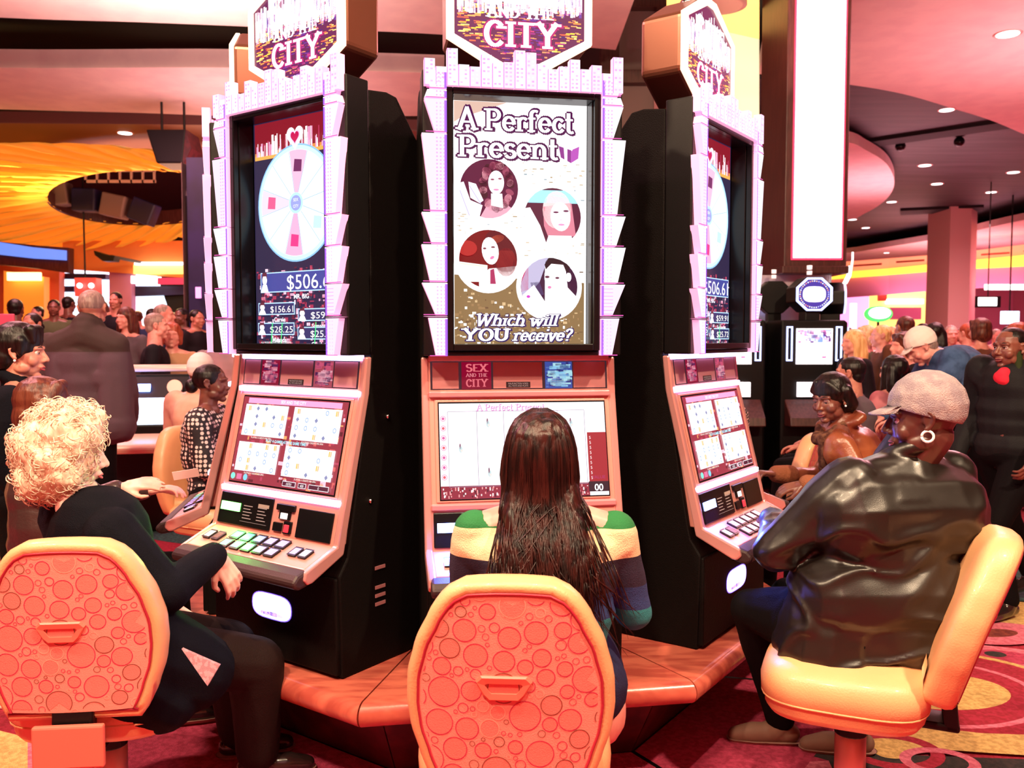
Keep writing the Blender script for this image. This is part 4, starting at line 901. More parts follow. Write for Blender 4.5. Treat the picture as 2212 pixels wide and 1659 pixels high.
def kid(par, name, x0, y0, x1, y1, Y, m, th=.1):
    a, b = atY(x0, y0, Y), atY(x1, y1, Y); l = par.location; mb = MB(); mb.box(a.x-l.x, b.x-l.x, Y-l.y, Y+th-l.y, b.z-l.z, a.z-l.z); return mb.obj(name, m, par)
kid(sf, 'facade', 1880, 620, 1998, 817, 33, M['yl']); kid(sf, 'sign', 1915, 646, 1995, 656, 32.8, M['wlamp']); kid(sf, 'red_panel', 1898, 628, 1916, 650, 32.8, M['redwall']); kid(sf, 'counter', 1912, 664, 1990, 690, 32.8, M['mauve'])
kid(sf, 'door', 2000, 622, 2040, 720, 33, M['navy']); kid(sf, 'lamp', 2030, 632, 2042, 660, 32.5, M['wlamp'])
gs = empty('oval_sign', atY(1900, 678, 20), 0, 'green-rimmed glowing oval sign above the crowd', 'sign'); l = gs.location
mb = MB(); mb.prism([(x, z) for x, z in ellpts(0, 0, .30, .185, 28)], 0, .15, 'y'); mb.obj('rim', mat('green_neon', (0, .5, .1), .4, emit=(.1, .9, .12), es=1.4), gs)
mb = MB(); mb.prism(ellpts(0, .02, .25, .13, 28), -.02, .0, 'y'); mb.obj('face', M['wlamp'], gs); mb = MB(); mb.box(-.02, .02, .05, .09, -2.09, -.15); mb.obj('post', M['black'], gs)
hs_ = empty('hanging_screen', atY(2136, 652, 22), 0, 'small white screen hanging from the ceiling right of the pale column', 'screen')
mb = MB(); mb.box(-.30, .30, 0, .1, -.14, .14); mb.obj('case', M['black'], hs_); mb = MB(); mb.box(-.27, .2, -.01, 0, -.10, .11); mb.obj('panel', M['wlamp'], hs_); mb = MB(); mb.tube([(0, .05, .14), (0, .05, 3.05)], .015); mb.obj('rod', M['black'], hs_)
lit('strip_light', 2130, 614, 2330, 626, 26, M['wlamp'], 'long white strip light at the far right edge', 'lamp')
lit('lit_board', 2165, 672, 2202, 700, 24, M['cyanw'], 'small bluish board behind the heads at the far right', 'board')
for nm_, hh in (('lit_board', 3.4),):
    o_ = bpy.data.objects[nm_]; q_ = atY(2183, 672, 24); MB().tube([(q_.x, 24.05, q_.z), (q_.x, 24.05, 5.45)], .02).obj('rod', M['black'], o_)
# square column
cl = atY(2047, 700, 26); cr_ = atY(2092, 700, 26); mb = MB(); mb.prism([(cl.x, 26), (cr_.x, 26.0), (cr_.x+.55, 26.7), (cr_.x+.1, 27.4), (cl.x, 27.4)], 0, 5.44, 'z'); tag(mb.obj('square_column', mat('cream_column', (.78, .50, .48), .7)), 'pale square column rising from the crowd at the right', 'column')
# illuminated pillar behind the right machine
pl = empty('lightbox_pillar', (3.1, 9.4, 0), 0, 'tall brown pillar carrying a glowing white light box', 'pillar')
x0, x1, zb = 2.795-3.1, 3.44-3.1, 2.27
mb = MB(); mb.box(x0, x1, -.4, .53, zb, 5.9); mb.box(x0-.02, x1+.02, -.42, .55, zb-.06, zb+.02); mb.obj('casing', M['walnut'], pl, bevel=.01)
mb = MB(); mb.box(x0+.07, x1-.05, -.425, -.39, zb+.08, 5.5); fr = mb.obj('light_frame', mat('red_edge', (.7, .05, .1), .4, emit=(1, .04, .12), es=1.3), pl)
mb = MB(); mb.box(x0+.085, x1-.07, -.435, -.40, zb+.10, 5.5); mb.obj('light_panel', mat('white_lightbox', (1, 1, 1), .4, emit=(1, .97, .97), es=2.6), fr)
mb = MB(); mb.box(x0-.25, x1-.08, -.2, .5, .0, zb-.06); mb.obj('steel_base', mat('brushed_steel', (.55, .45, .5), .35, .6, bump=.3, bscale=40, bstretch=(1, 1, .02)), pl)
for k, a in enumerate((.02, .16)): mb = MB(); mb.tube([(x1-.03+.03*k, -.4, zb-.16), (x1+.01+.03*k, -.4, zb-.08), (x1+.03+.03*k, -.4, zb+a*.5), (x1+.03+.03*k, -.4, zb+a)], .010); mb.obj('neon_tube', M['wlamp'], pl, True)
# wall left of the pillar, its lamplight put in as emission; round lamp
wallseg('wall_emissive', [(1500, -250, 470, 13.2), (1640, -250, 470, 13.2)], mat('emissive_yellow_wall', (1, .85, .6), .8, emit=(1, .80, .48), es=1.15))
a = empty('ring_lamp', atZ(1562, 14, 5.1), 0, 'round glowing ring lamp on the ceiling above the right machine topper', 'lamp')
mb = MB(); mb.lathe([(.20, 0), (.25, 0), (.25, .06), (.20, .06)], 32); mb.obj('rim', M['steel'], a, True); mb = MB(); mb.lathe([(.002, .01), (.19, .01), (.19, .03), (.002, .03)], 32); mb.obj('diffuser', M['wlamp'], a)
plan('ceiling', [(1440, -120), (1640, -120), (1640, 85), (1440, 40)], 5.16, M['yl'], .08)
for x0_, y0_, x1_, y1_ in ((1536, 210, 1600, 214), (1560, 60, 1634, 64), (1566, 100, 1630, 104)):
    pass
# dark framed screen wall between middle and right machines
dw = empty('panelled_partition', atY(1400, 420, 12), 0, 'dark wooden partition with smoky panels between the middle and right machines', 'partition')
kid(dw, 'panel', 1300, -120, 1536, 520, 12.1, M['smoke'], .08)
for a in ((1300, -120, 1335, 520), (1512, -120, 1538, 520), (1420, -120, 1450, 520)): kid(dw, 'frame_post', *a, 11.95, M['walnut'], .2)
for a in ((1300, -10, 1536, 14), (1300, 150, 1536, 178), (1300, 330, 1536, 352)): kid(dw, 'frame_rail', *a, 11.93, M['walnut'], .2)
# downlights
def downlight(px, py, h, label, r=.11):
    p = atZ(px, py, h); d = empty('downlight', (p.x, p.y, h), 0, label, 'ceiling light', 'recessed ceiling downlights')
    mb = MB(); mb.lathe([(r, -.006), (r*1.25, -.006), (r*1.25, .0), (r, .0)], 20); mb.obj('rim', M['steel'], d, True); mb = MB(); mb.lathe([(.002, -.012), (r, -.012), (r, -.002), (.002, -.002)], 20); mb.obj('bulb', M['wlamp'], d)
DL = [(2177, 73, HP, 'largest round downlight, in the rose ceiling at upper right', .13), (2045, 237, HP-.005, 'downlight on the curved edge between rose and dark ceiling', .11), (1998, 357, 5.45, 'downlight in the dark ceiling below the two small spheres', .13), (2024, 397, 5.45, 'downlight in the dark ceiling, right of the rose disc, middle of the row', .13),
      (1926, 436, 5.45, 'downlight in the dark ceiling just under the rose disc edge', .13), (1841, 474, 5.45, 'leftmost downlight, under the rose disc beside the light box', .13), (1870, 492, 5.45, 'lowest downlight, just right of the light box pillar', .13), (2189, 372, 5.45, 'rightmost downlight in the dark ceiling', .13), (2141, 415, 5.45, 'downlight in the dark ceiling above the right side of the pale column', .13), (2042, 462, 5.45, 'downlight touching the top of the pale square column', .13),
      (270, 287, HP, 'downlight in the brown ceiling above the golden drape', .12), (1915, 546, 4.9, 'small downlight above the amber cove', .1)]
for a in DL: downlight(*a[:4], a[4])
for x, y, w_ in ((1945, 316, 'left'), (2072, 306, 'right')):
    p = atZ(x, y, 5.36); mb = MB(); mb.ball((0, 0, 0), .10, 16); o = mb.obj('camera_dome', M['gloss'], None, True); o.location = p; tag(o, w_+' of two small dark camera domes under the dark ceiling beam', 'security camera')
# golden drape ring at the left
M['drape'] = mat('golden_drape', (1, .50, .07), .75, emit=(1, .34, .03), es=.28)  # lamp-lit brightness of the fabric partly put in as emission
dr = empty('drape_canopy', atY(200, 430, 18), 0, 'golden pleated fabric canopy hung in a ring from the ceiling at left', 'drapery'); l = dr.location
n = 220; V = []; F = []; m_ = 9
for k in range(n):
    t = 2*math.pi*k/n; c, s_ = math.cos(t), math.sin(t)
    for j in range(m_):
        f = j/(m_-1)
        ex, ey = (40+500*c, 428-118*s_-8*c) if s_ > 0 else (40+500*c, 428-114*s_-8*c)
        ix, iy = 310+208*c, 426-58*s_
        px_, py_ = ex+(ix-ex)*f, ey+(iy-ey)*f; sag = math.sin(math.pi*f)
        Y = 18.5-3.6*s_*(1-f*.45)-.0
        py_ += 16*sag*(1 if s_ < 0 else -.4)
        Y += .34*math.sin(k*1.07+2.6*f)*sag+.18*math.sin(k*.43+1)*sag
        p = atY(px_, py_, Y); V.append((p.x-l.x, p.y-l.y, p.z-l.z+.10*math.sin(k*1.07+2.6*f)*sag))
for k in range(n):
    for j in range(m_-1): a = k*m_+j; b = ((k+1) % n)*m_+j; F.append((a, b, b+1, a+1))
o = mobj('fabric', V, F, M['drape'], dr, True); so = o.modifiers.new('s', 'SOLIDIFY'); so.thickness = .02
V = []; F = []
for k in range(n):
    t = 2*math.pi*k/n
    for q, dd in ((0, 0), (1, 0), (1, .3), (0, .3)): p = atY(310+(208+4*q)*math.cos(t), 426-(58+3*q)*math.sin(t), 18.5-1.98*math.sin(t)); V.append((p.x-l.x, p.y-l.y, p.z-l.z+dd))
for k in range(n):
    for j in range(4): a = k*4+j; b = ((k+1) % n)*4; F.append((a, b+j, b+(j+1) % 4, k*4+(j+1) % 4))
mobj('inner_ring', V, F, M['walnut'], dr)
# rig inside the ring, speaker boxes
sr = empty('speaker_array', atY(215, 440, 19.5), 0, 'dark curved row of loudspeakers seen through the hole of the golden canopy', 'loudspeaker')
for k in range(4):
    a = -.9+k*.62; mb = MB(); mb.box(-.26, .26, -.2, .2, -.28, .22); o = mb.obj('cabinet', M['smoke'] if k % 2 == 0 else M['navy'], sr, bevel=.03); o.location = (a, .1*k*k*.1, .22-.12*k); o.rotation_euler = (0, R(10*k-8), 0)
mb = MB(); mb.box(-.2, 1.35, -.25, -.2, .42, .48); mb.box(-.2, 1.35, -.25, -.2, .66, .72)
for k in range(7): mb.box(-.2+k*.25, -.16+k*.25, -.25, -.2, .42, .72)
mb.obj('truss', M['steel'], sr)
pj = empty('projector_box', atY(362, 305, 13.5), 0, 'black box speaker hanging in front of the golden canopy', 'loudspeaker')
mb = MB(); mb.prism([(-.33, .18), (.28, .18), (.22, -.33), (-.18, -.33)], 0, .6, 'y'); mb.obj('box', M['black'], pj, bevel=.02); mb = MB(); mb.prism([(.28, .18), (.36, -.1), (.24, -.33), (.22, -.33)], .0, .55, 'y'); mb.obj('baffle', M['darkwood'], pj); [MB().tube([(x_, .3, .15), (x_, .3, .67)], .02).obj('bracket', M['black'], pj) for x_ in (-.2, .15)]
sp = empty('wall_speaker', atY(226, 551, 19), 0, 'black wedge speaker on the orange wall under the golden canopy', 'loudspeaker')
mb = MB(); mb.prism([(-.24, .10), (.0, .02), (.22, -.02), (.18, -.13), (-.05, -.13), (-.22, .0)], 0, .3, 'y'); mb.obj('case', M['black'], sp, bevel=.01); mb = MB(); mb.box(-.03, .03, .3, 1.9, -.03, .03); mb.obj('arm', M['black'], sp)
# left far walls
wallseg('wall_orange', [(135, 520, 580, 21), (400, 520, 600, 21)], M['orange']); wallseg('wall_orange', [(395, 455, 760, 21.5), (300, 455, 480, 21.6)][::-1], M['soffit'])
wallseg('wall_terracotta', [(-500, 540, 790, 21), (128, 575, 790, 21)], M['redwall'])
wallseg('trim_4', [(-500, 500, 580, 20), (0, 522, 572, 20), (80, 530, 580, 20), (148, 535, 590, 20)], M['walnut'])
wallseg('trim_4', [(-400, 490, 530, 19.9), (0, 523, 550, 19.9), (70, 534, 558, 19.9), (142, 541, 562, 19.9)], mat('blue_screen_band', (.1, .2, .9), .4, emit=(.12, .28, .95), es=1.0), th=.05)
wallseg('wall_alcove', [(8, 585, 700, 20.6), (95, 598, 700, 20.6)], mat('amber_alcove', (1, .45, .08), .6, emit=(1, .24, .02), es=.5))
lit('wall_lamp', 14, 588, 86, 606, 20.4, mat('hot_lamp', (1, .9, .6), .5, emit=(1, .75, .30), es=3), 'glowing yellow wall lamp in the orange alcove at far left', 'lamp')
wallseg('window_1', [(125, 574, 700, 21.6), (238, 580, 700, 21.6)], M['cyanw']); wallseg('window_2', [(283, 592, 705, 21.8), (402, 592, 705, 21.8)], M['cyanw'])
wallseg('wall_pier', [(236, 578, 760, 21.2), (284, 580, 760, 21.2)], M['mauve']); wallseg('trim_5', [(126, 590, 602, 21.3), (228, 592, 603, 21.3)], M['navy'])
wallseg('trim_5', [(283, 618, 640, 21.4), (402, 618, 636, 21.4)], M['navy'])
wallseg('trim_5', [(125, 618, 630, 21.35), (160, 618, 630, 21.35)], M['navy'])
lit('red_lantern', 160, 600, 208, 640, 19.5, mat('red_lantern', (.5, .03, .05), .4, emit=(1, .10, .05), es=.6), 'red lit box with two bulbs above the head of the man in grey jacket', 'lamp', .3)
q_ = atY(184, 600, 19.6); MB().tube([(q_.x, 19.6, q_.z), (q_.x, 19.6, 6.4)], .02).obj('rod', M['black'], bpy.data.objects['red_lantern'])
for x in (172, 197): 
    p = atY(x, 617, 19.4); mb = MB(); mb.ball((0, 0, 0), .06, 12); o = mb.obj('bulb', M['wlamp'], bpy.data.objects['red_lantern'], True); o.location = p
wallseg('trim_7', [(290, 566, 572, 20.8), (395, 566, 572, 20.8)], M['wlamp'], th=.05); wallseg('trim_7', [(288, 572, 592, 20.9), (400, 572, 592, 20.9)], M['yl'], th=.05)
wallseg('trim_6', [(283, 596, 612, 20.9), (345, 598, 612, 20.9)], M['wlamp'], th=.1); wallseg('trim_6', [(340, 600, 614, 20.85), (398, 600, 614, 20.85)], mat('red_coffer', (.8, .05, .15), .5, emit=(1, .05, .15), es=.5), th=.1)
nc = empty('navy_column', atY(420, 720, 12), 0, 'dark blue column at left behind the edge-on slot machine', 'column')
kid(nc, 'shaft', 402, 340, 455, 1000, 12, M['navy'], .6); kid(nc, 'edge_strip', 392, 350, 404, 1000, 11.95, M['smoke'], .6); kid(nc, 'notice', 422, 620, 434, 644, 11.9, M['lilac'], .02)
lit('framed_poster', -30, 678, 30, 706, 8.2, mat('poster_pink', (.8, .1, .2), .6), 'pink-framed poster edge at the far left', 'poster', .03)

# distant bank of slot machines under the pillar
M['neonb'] = mat('blue_white_neon', (.5, .6, 1), .4, emit=(.45, .55, 1), es=2.2); M['scr'] = mat('white_game_screen', (1, .95, 1), .3, emit=(1, .93, 1), es=1.5, col2=None)
def far_machine(px, Y, ang, label):
    p = atY(px, 800, Y); r = empty('slot_machine', (p.x, Y, 0), R(ang), label, 'slot machine', 'octagon-topped slot machines under the pillar')
    mb = MB(); mb.box(-.31, .31, 0, .5, .02, 1.72); mb.obj('cabinet', M['black'], r, bevel=.02)
    mb = MB(); mb.prism([(-.20, .72), (-.18, .80), (.02, .98), (.02, 1.20), (.1, 1.2), (.1, .7)], -.27, .27, 'x'); mb.obj('console', M['walnut'], r, bevel=.01)
    mb = MB(); mb.box(-.17, .17, -.025, 0, 1.30, 1.64); s_ = mb.obj('screen', M['scr'], r)
    A = Art(); rg = random.Random(4); city(A, -.165, 1.50, .165, 1.63, 60, [(.8, .2, .4), (.2, .3, .9), (1, .9, 1), (.1, .03, .2)], .04, .03, rg); A.rect(-.08, 1.53, .08, 1.63, (1, 1, 1)); A.rect(.07, 1.36, .11, 1.375, (.9, .1, .3)); A.obj('screen_art', ARTB, s_, v=.0265)
    for q in (-1, 1):
        mb = MB(); rect_ring(mb, (q*.235-.028, q*.235+.028, 1.33, 1.66), (q*.235-.017, q*.235+.017, 1.345, 1.645), -.02, 0); mb.obj('neon_strip', M['neonb'], r)
    mb = MB(); mb.box(-.16, .16, -.205, -.17, .99, 1.13); mb.obj('lower_screen', M['scr'], r).location.y = .16
    oc = lambda w: [(w*math.cos(R(22.5+45*k)), 1.965+w*.92*math.sin(R(22.5+45*k))) for k in range(8)]
    mb = MB(); mb.prism(oc(.195), .02, .30, 'y'); mb.box(-.07, .07, .05, .25, 1.70, 1.82); t = mb.obj('topper', M['black'], r, bevel=.01)
    mb = MB(); a_, b_ = oc(.185), oc(.165); lo = [[(x, y, z) for x, z in pp] for pp, y in ((a_, .025), (a_, .0), (b_, .0), (b_, .025))]; mb.rings(lo+[lo[0]], cap=False); mb.obj('topper_neon', M['neonb'], t)
    A = Art(); A.poly(oc(.163), (.05, .03, .25)); A.layer(); rg = random.Random(5)
    for k in range(40): a = 2*math.pi*k/40; A.ell(.135*math.cos(a), 1.965+.125*math.sin(a), .006, .006, rg.choice([(1, .3, .2), (1, 1, 1), (.5, .5, 1), (1, .6, .3)]), 8)
    A.layer(); A.poly([(.11*math.copysign(abs(math.cos(t_))**.6, math.cos(t_)), 1.965+.075*math.copysign(abs(math.sin(t_))**.8, math.sin(t_))) for t_ in [2*math.pi*k/24 for k in range(24)]], (1, .95, 1)); A.obj('topper_screen', ARTB, t, v=-.012)
    mb = MB(); mb.lathe([(.025, 0), (.025, .035)], 14, (0, .16, 2.16)); mb.lathe([(.025, .05), (.025, .09)], 14, (0, .16, 2.16)); cl_ = mb.obj('candle_lamp', M['candle_w'], t, True); return r
far_machine(1757, 8.3, 0, 'octagon-topped slot machine facing the camera under the light box pillar')
far_machine(1583, 8.3, 0, 'slot machine mostly hidden behind the right wheel machine, its neon strip showing')
far_machine(1664, 9.05, 180, 'black slot machine seen from behind beside the light box pillar base').scale = (1, .45, 1)
far_machine(1822, 9.2, 75, 'slot machine seen from the side, right of the one facing the camera')
# slant-top machines at the left
def slant(px, Y, ang, label):
    p = atY(px, 900, Y); r = empty('slant_top_machine', (p.x, Y, 0), R(ang), label, 'slot machine', 'slant-top machines at left')
    mb = MB(); mb.box(-.30, .30, 0, .5, .0, .72); mb.prism([(.5, .7), (.5, 1.22), (.36, 1.25), (.25, 1.06), (-.05, .86), (-.05, .7)], -.30, .30, 'x'); mb.obj('cabinet', M['black'], r, bevel=.01)
    mb = MB(); mb.prism([(.235, 1.048), (-.04, .862), (-.05, .875), (.22, 1.06)], -.26, .26, 'x'); s_ = mb.obj('screen', M['cyanw'], r)
    mb = MB(); mb.prism([(-.05, .70), (-.28, .66), (-.30, .71), (-.28, .735), (-.05, .80)], -.31, .31, 'x'); mb.obj('deck', mat('cream_deck', (.85, .6, .45), .3), r, bevel=.02)
    mb = MB(); mb.box(-.2, -.04, .262, .30, 1.11, 1.17, M=Matrix.Rotation(0, 4, 'X')); mb.obj('display', M['blue_led'], r); mb = MB(); mb.lathe([(.05, 0), (.06, .0), (.06, .05), (.05, .05)], 20); o = mb.obj('speaker_ring', M['steel'], r); o.location = (.16, .27, 1.14); o.rotation_euler = (R(80), 0, 0)
    mb = MB(); mb.tube([(-.30, .33, 1.2), (-.27, .34, 1.30), (.27, .34, 1.30), (.30, .33, 1.2)], .03, 10); mb.obj('hood', mat('cream_hood', (.9, .7, .6), .3), r, True); return r
slant(322, 6.9, 12, 'slant-top slot machine with bright screen, right of the standing man in grey jacket')
#slant(385, 8.0, 12, 'slant-top slot machine with pale hood, behind the player in white cap')
# ------------------------------------------------------------------ people
def capsule(p0, r0, p1, r1, n=12):
    p0, p1 = Vector(p0), Vector(p1); d = p1-p0; L = d.length
    if L < 1e-6: return sph(p0, (r0,)*3, n)
    d /= L; u = d.orthogonal().normalized(); w = d.cross(u); loops = []; k = 4
    for i in range(k+1):
        a = -math.pi/2+math.pi/2*i/k; loops.append((p0+d*(r0*math.sin(a)), max(1e-4, r0*math.cos(a))))
    for i in range(k+1):
        a = math.pi/2*i/k; loops.append((p1+d*(r1*math.sin(a)), max(1e-4, r1*math.cos(a))))
    V = []; F = []
    for c, r in loops:
        for j in range(n):
            t = 2*math.pi*j/n; V.append(c+(u*math.cos(t)+w*math.sin(t))*r)
    for i in range(len(loops)-1):
        for j in range(n):
            a = i*n+j; b = i*n+(j+1) % n; F.append((a, b, b+n, a+n))
    F.append(tuple(range(n-1, -1, -1))); F.append(tuple(range((len(loops)-1)*n, len(loops)*n)))
    return V, F
class Blob:
    """overlapping rounded volumes fused into one continuous surface"""
    def __init__(s): s.mb = MB()
    def cap(s, p0, r0, p1, r1, n=12): v, f = capsule(p0, r0, p1, r1, n); s.mb.add(v, f); return s
    def ell(s, c, r, M_=None, n=16):
        v, f = sph((0, 0, 0), r, n)
        v = [(M_ @ Vector(p) if M_ is not None else Vector(p))+Vector(c) for p in v]; s.mb.add(v, f); return s
    def chain(s, pts, rs, n=12):
        for i in range(len(pts)-1): s.cap(pts[i], rs[i], pts[i+1], rs[i+1], n)
        return s
    def build(s, name, m, parent, voxel=.01, smooth=4, deform=None, loc=None, extra=None):
        me = bpy.data.meshes.new('tmp'); me.from_pydata([tuple(v) for v in s.mb.v], [], s.mb.f)
        o = bpy.data.objects.new('tmp', me); COL.objects.link(o)
        r = o.modifiers.new('r', 'REMESH'); r.mode = 'VOXEL'; r.voxel_size = voxel; r.adaptivity = 0
        if smooth: q = o.modifiers.new('s', 'SMOOTH'); q.factor = .5; q.iterations = smooth
        dg = bpy.context.evaluated_depsgraph_get(); ev = o.evaluated_get(dg); m2 = bpy.data.meshes.new_from_object(ev)
        bpy.data.objects.remove(o); bpy.data.meshes.remove(me)
        n = len(m2.vertices); co = np.empty(n*3); m2.vertices.foreach_get('co', co); co = co.reshape(-1, 3)
        if deform is not None:
            no = np.empty(n*3); m2.vertex_normals.foreach_get('vector', no); no = no.reshape(-1, 3); co = deform(co, no)
        if loc is not None: co = co-np.array(loc)
        m2.vertices.foreach_set('co', co.ravel()); m2.name = name
        for mm in (m if isinstance(m, list) else [m]): m2.materials.append(mm)
        m2.polygons.foreach_set('use_smooth', [True]*len(m2.polygons)); m2.update()
        ob = bpy.data.objects.new(name, m2); COL.objects.link(ob); ob.parent = parent; return ob
def nz(co, scale, seed=0.0):
    return np.array([noise.noise(Vector((p[0]*scale[0]+seed, p[1]*scale[1]+seed*.7, p[2]*scale[2]-seed))) for p in co])
def folds(amp, scale, seed=0, ridge=False):
    def f(co, no):
        v = nz(co, scale, seed)
        if ridge: v = 1-np.abs(v)*2.6
        return co+no*(v*amp)[:, None]
    return f
def fseq(*fs):
    def g(co, no):
        for f in fs:
            if f: co = f(co, no)
        return co
    return g
def Rm(yaw, pitch=0, roll=0):    # yaw CCW from +Y, pitch up positive, roll to the right
    return Matrix.Rotation(R(yaw), 3, 'Z') @ Matrix.Rotation(R(pitch), 3, 'X') @ Matrix.Rotation(R(roll), 3, 'Y')
SKIN = {'fair': mat('skin_fair', (.86, .40, .34), .45, col2=(.78, .30, .26), cscale=14), 'pale': mat('skin_pale', (.95, .58, .52), .5),
        'mid': mat('skin_mid', (.62, .26, .19), .42, col2=(.5, .18, .14), cscale=14), 'dark': mat('skin_dark', (.22, .075, .05), .38, col2=(.15, .045, .035), cscale=14),
        'deep': mat('skin_deep', (.10, .03, .025), .36)}
LIP = {'fair': mat('lip_rose', (.7, .12, .14), .3), 'mid': mat('lip_red', (.42, .05, .07), .3), 'dark': mat('lip_brown', (.22, .04, .05), .25)}
LIP['pale'] = LIP['fair']; LIP['deep'] = LIP['dark']
EYEW = mat('eye_white', (.8, .75, .75), .15); EYEK = mat('iris_dark', (.02, .01, .01), .1); BROW = mat('eyebrow', (.015, .006, .005), .6)
def hairmat(name, c, c2, rough=.4, st=(1, 1, .12)):
    return mat(name, c, rough, bump=.25, bscale=120, bstretch=st, col2=c2, cscale=60, cstretch=st, spec=.35)
HAIR = {'black': hairmat('hair_black', (.004, .002, .002), (.012, .005, .005)), 'brown': hairmat('hair_brown', (.06, .012, .01), (.14, .035, .02)),
        'auburn': hairmat('hair_dark_auburn', (.008, .002, .002), (.040, .007, .006), .36), 'grey': hairmat('hair_grey', (.25, .16, .15), (.4, .28, .25)),
        'blond': hairmat('hair_blond', (.75, .40, .16), (.95, .62, .30)), 'white': hairmat('hair_white', (.78, .55, .42), (.9, .72, .58), .6), 'red': hairmat('hair_red', (.3, .05, .03), (.45, .1, .05))}
def head_prims(b, c, Mt, s=1.0, neck=None, sex='m'):
    P = lambda x, y, z: Vector(c)+Mt @ Vector((x, y, z))*s
    b.ell(P(0, -.014, .030), (.076*s, .094*s, .086*s), Mt); b.ell(P(0, .028, -.012), (.064*s, .062*s, .075*s), Mt)
    b.ell(P(0, .030, -.060), (.052*s, .050*s, .046*s), Mt); b.ell(P(0, .060, -.094), (.024*s, .022*s, .019*s), Mt)
    for q in (-1, 1):
        b.ell(P(q*.040, .055, -.030), (.026*s, .024*s, .026*s), Mt)      # cheeks
        b.cap(P(q*.016, .080, .026), .011*s, P(q*.044, .068, .024), .010*s, 8)   # brow
        b.ell(P(q*.050, .018, -.062), (.016*s, .034*s, .024*s), Mt)      # jaw
        b.ell(P(q*.0125, .090, -.030), (.0085*s, .011*s, .008*s), Mt, 10)
        # ear: rim, lobe and concha base
        ear = [P(q*(.073+.004), -.006, -.022), P(q*.081, -.020, -.006), P(q*.087, -.024, .014), P(q*.084, -.012, .028), P(q*.077, .002, .020)]
        b.chain(ear, [.0075*s, .006*s, .0055*s, .0055*s, .005*s], 8); b.ell(P(q*.074, -.008, .004), (.006*s, .014*s, .022*s), Mt, 10); b.ell(P(q*.077, -.002, -.022), (.006*s, .008*s, .009*s), Mt, 10)
    b.cap(P(0, .080, .018), .0085*s, P(0, .103, -.024), .0115*s, 10)     # nose
    b.ell(P(0, .078, -.056), (.026*s, .016*s, .016*s), Mt)
    if neck is not None: b.cap(P(0, -.022, -.05), .052*s if sex == 'f' else .060*s, neck, .058*s if sex == 'f' else .068*s)
def head_deform(c, Mt, s=1.0):
    Mi = np.array(Mt.inverted()); c = np.array(c)
    def f(co, no):
        l = (co-c) @ Mi.T/s; d = np.zeros_like(l)
        def g(x, y, z, sx, sz, amp, ax=1, sy=.03):
            w = np.exp(-((l[:, 0]-x)/sx)**2-((l[:, 2]-z)/sz)**2-((l[:, 1]-y)/sy)**2); d[:, ax] += amp*w
        for q in (-1, 1):
            g(q*.032, .078, .006, .017, .010, -.0085); g(q*.014, .085, .008, .008, .012, -.004)
            g(q*.026, .075, -.048, .010, .012, -.002)
        g(0, .09, -.062, .024, .0028, -.0045); g(0, .09, -.0555, .019, .004, .0035); g(0, .088, -.069, .017, .0045, .0035); g(0, .085, -.080, .02, .005, -.003); g(0, .085, -.094, .014, .008, .003)
        return co+(d*s) @ np.array(Mt).T
    return f
def face_bits(body, c, Mt, s, skin, eyes='open', loc=(0, 0, 0), earring=None, glasses=False):
    P = lambda x, y, z: Vector(c)+Mt @ Vector((x, y, z))*s-Vector(loc)
    for q in (-1, 1):
        mb = MB(); v, f = sph((0, 0, 0), (.0125*s,)*3, 14); mb.add([Mt @ Vector(p)+P(q*.031, .0665, .006) for p in v], f); ey = mb.obj('eye', EYEW, body, True)
        mb = MB(); dz = -.35 if eyes == 'down' else 0; dv = Vector((0, 1, dz)).normalized()
        mb.add([Mt @ (Vector((p[0]*.0062*s, 0, p[2]*.0062*s))+Vector((p[0], p[1], p[2]))*0)+P(q*.031, .0665, .006)+Mt @ (dv*(.0122+.0012*max(0, p[1]))*s) for p in sph((0, 0, 0), (1, 1, 1), 12)[0]], sph((0, 0, 0), (1, 1, 1), 12)[1]); mb.obj('iris', EYEK, ey, True)
        # lids
        mb = MB(); 
        n = 10; top = []; 
        drop = .005 if eyes == 'down' else 0
        for r_, (z0, th) in enumerate(((.0125, 0), (.0060-drop, 1))):
            top.append([P(q*.031+.0165*math.cos(math.pi*(1-j/n)), .0665+.0140*(.55+.45*math.sin(math.pi*j/n))-(.002 if r_ == 0 else -.0012), .006+(.0075 if r_ == 0 else .0035-drop)*math.sin(math.pi*j/n)+(.002 if r_ == 0 else 0)) for j in range(n+1)])
        mb.rings(top, closed=False, cap=False); mb.obj('eyelid', SKIN[skin], body, True)
        mb = MB(); mb.tube([P(q*.014, .087, .027), P(q*.030, .084, .033), P(q*.047, .073, .028)], [.002*s, .003*s, .0014*s], 6); mb.obj('eyebrow', BROW, body, True)
        if earring and (earring == 'both' or earring == q):
            mb = MB(); mb.ball(P(q*.083, -.002, -.032), .0055*s, 12); mb.obj('earring', M['pearl'], body, True)
    mb = MB()
    mb.tube([P(-.023, .083, -.0605), P(-.010, .0925, -.0565), P(0, .0945, -.058), P(.010, .0925, -.0565), P(.023, .083, -.0605)], [.0012*s, .0036*s, .0036*s, .0036*s, .0012*s], 8)
    mb.tube([P(-.022, .083, -.0625), P(-.010, .0915, -.0675), P(0, .0930, -.0685), P(.010, .0915, -.0675), P(.022, .083, -.0625)], [.0012*s, .0042*s, .0048*s, .0042*s, .0012*s], 8)
    mb.obj('lips', LIP[skin], body, True)
M['pearl'] = mat('pearl', (.95, .85, .82), .15, emit=(1, .9, .9), es=.15)
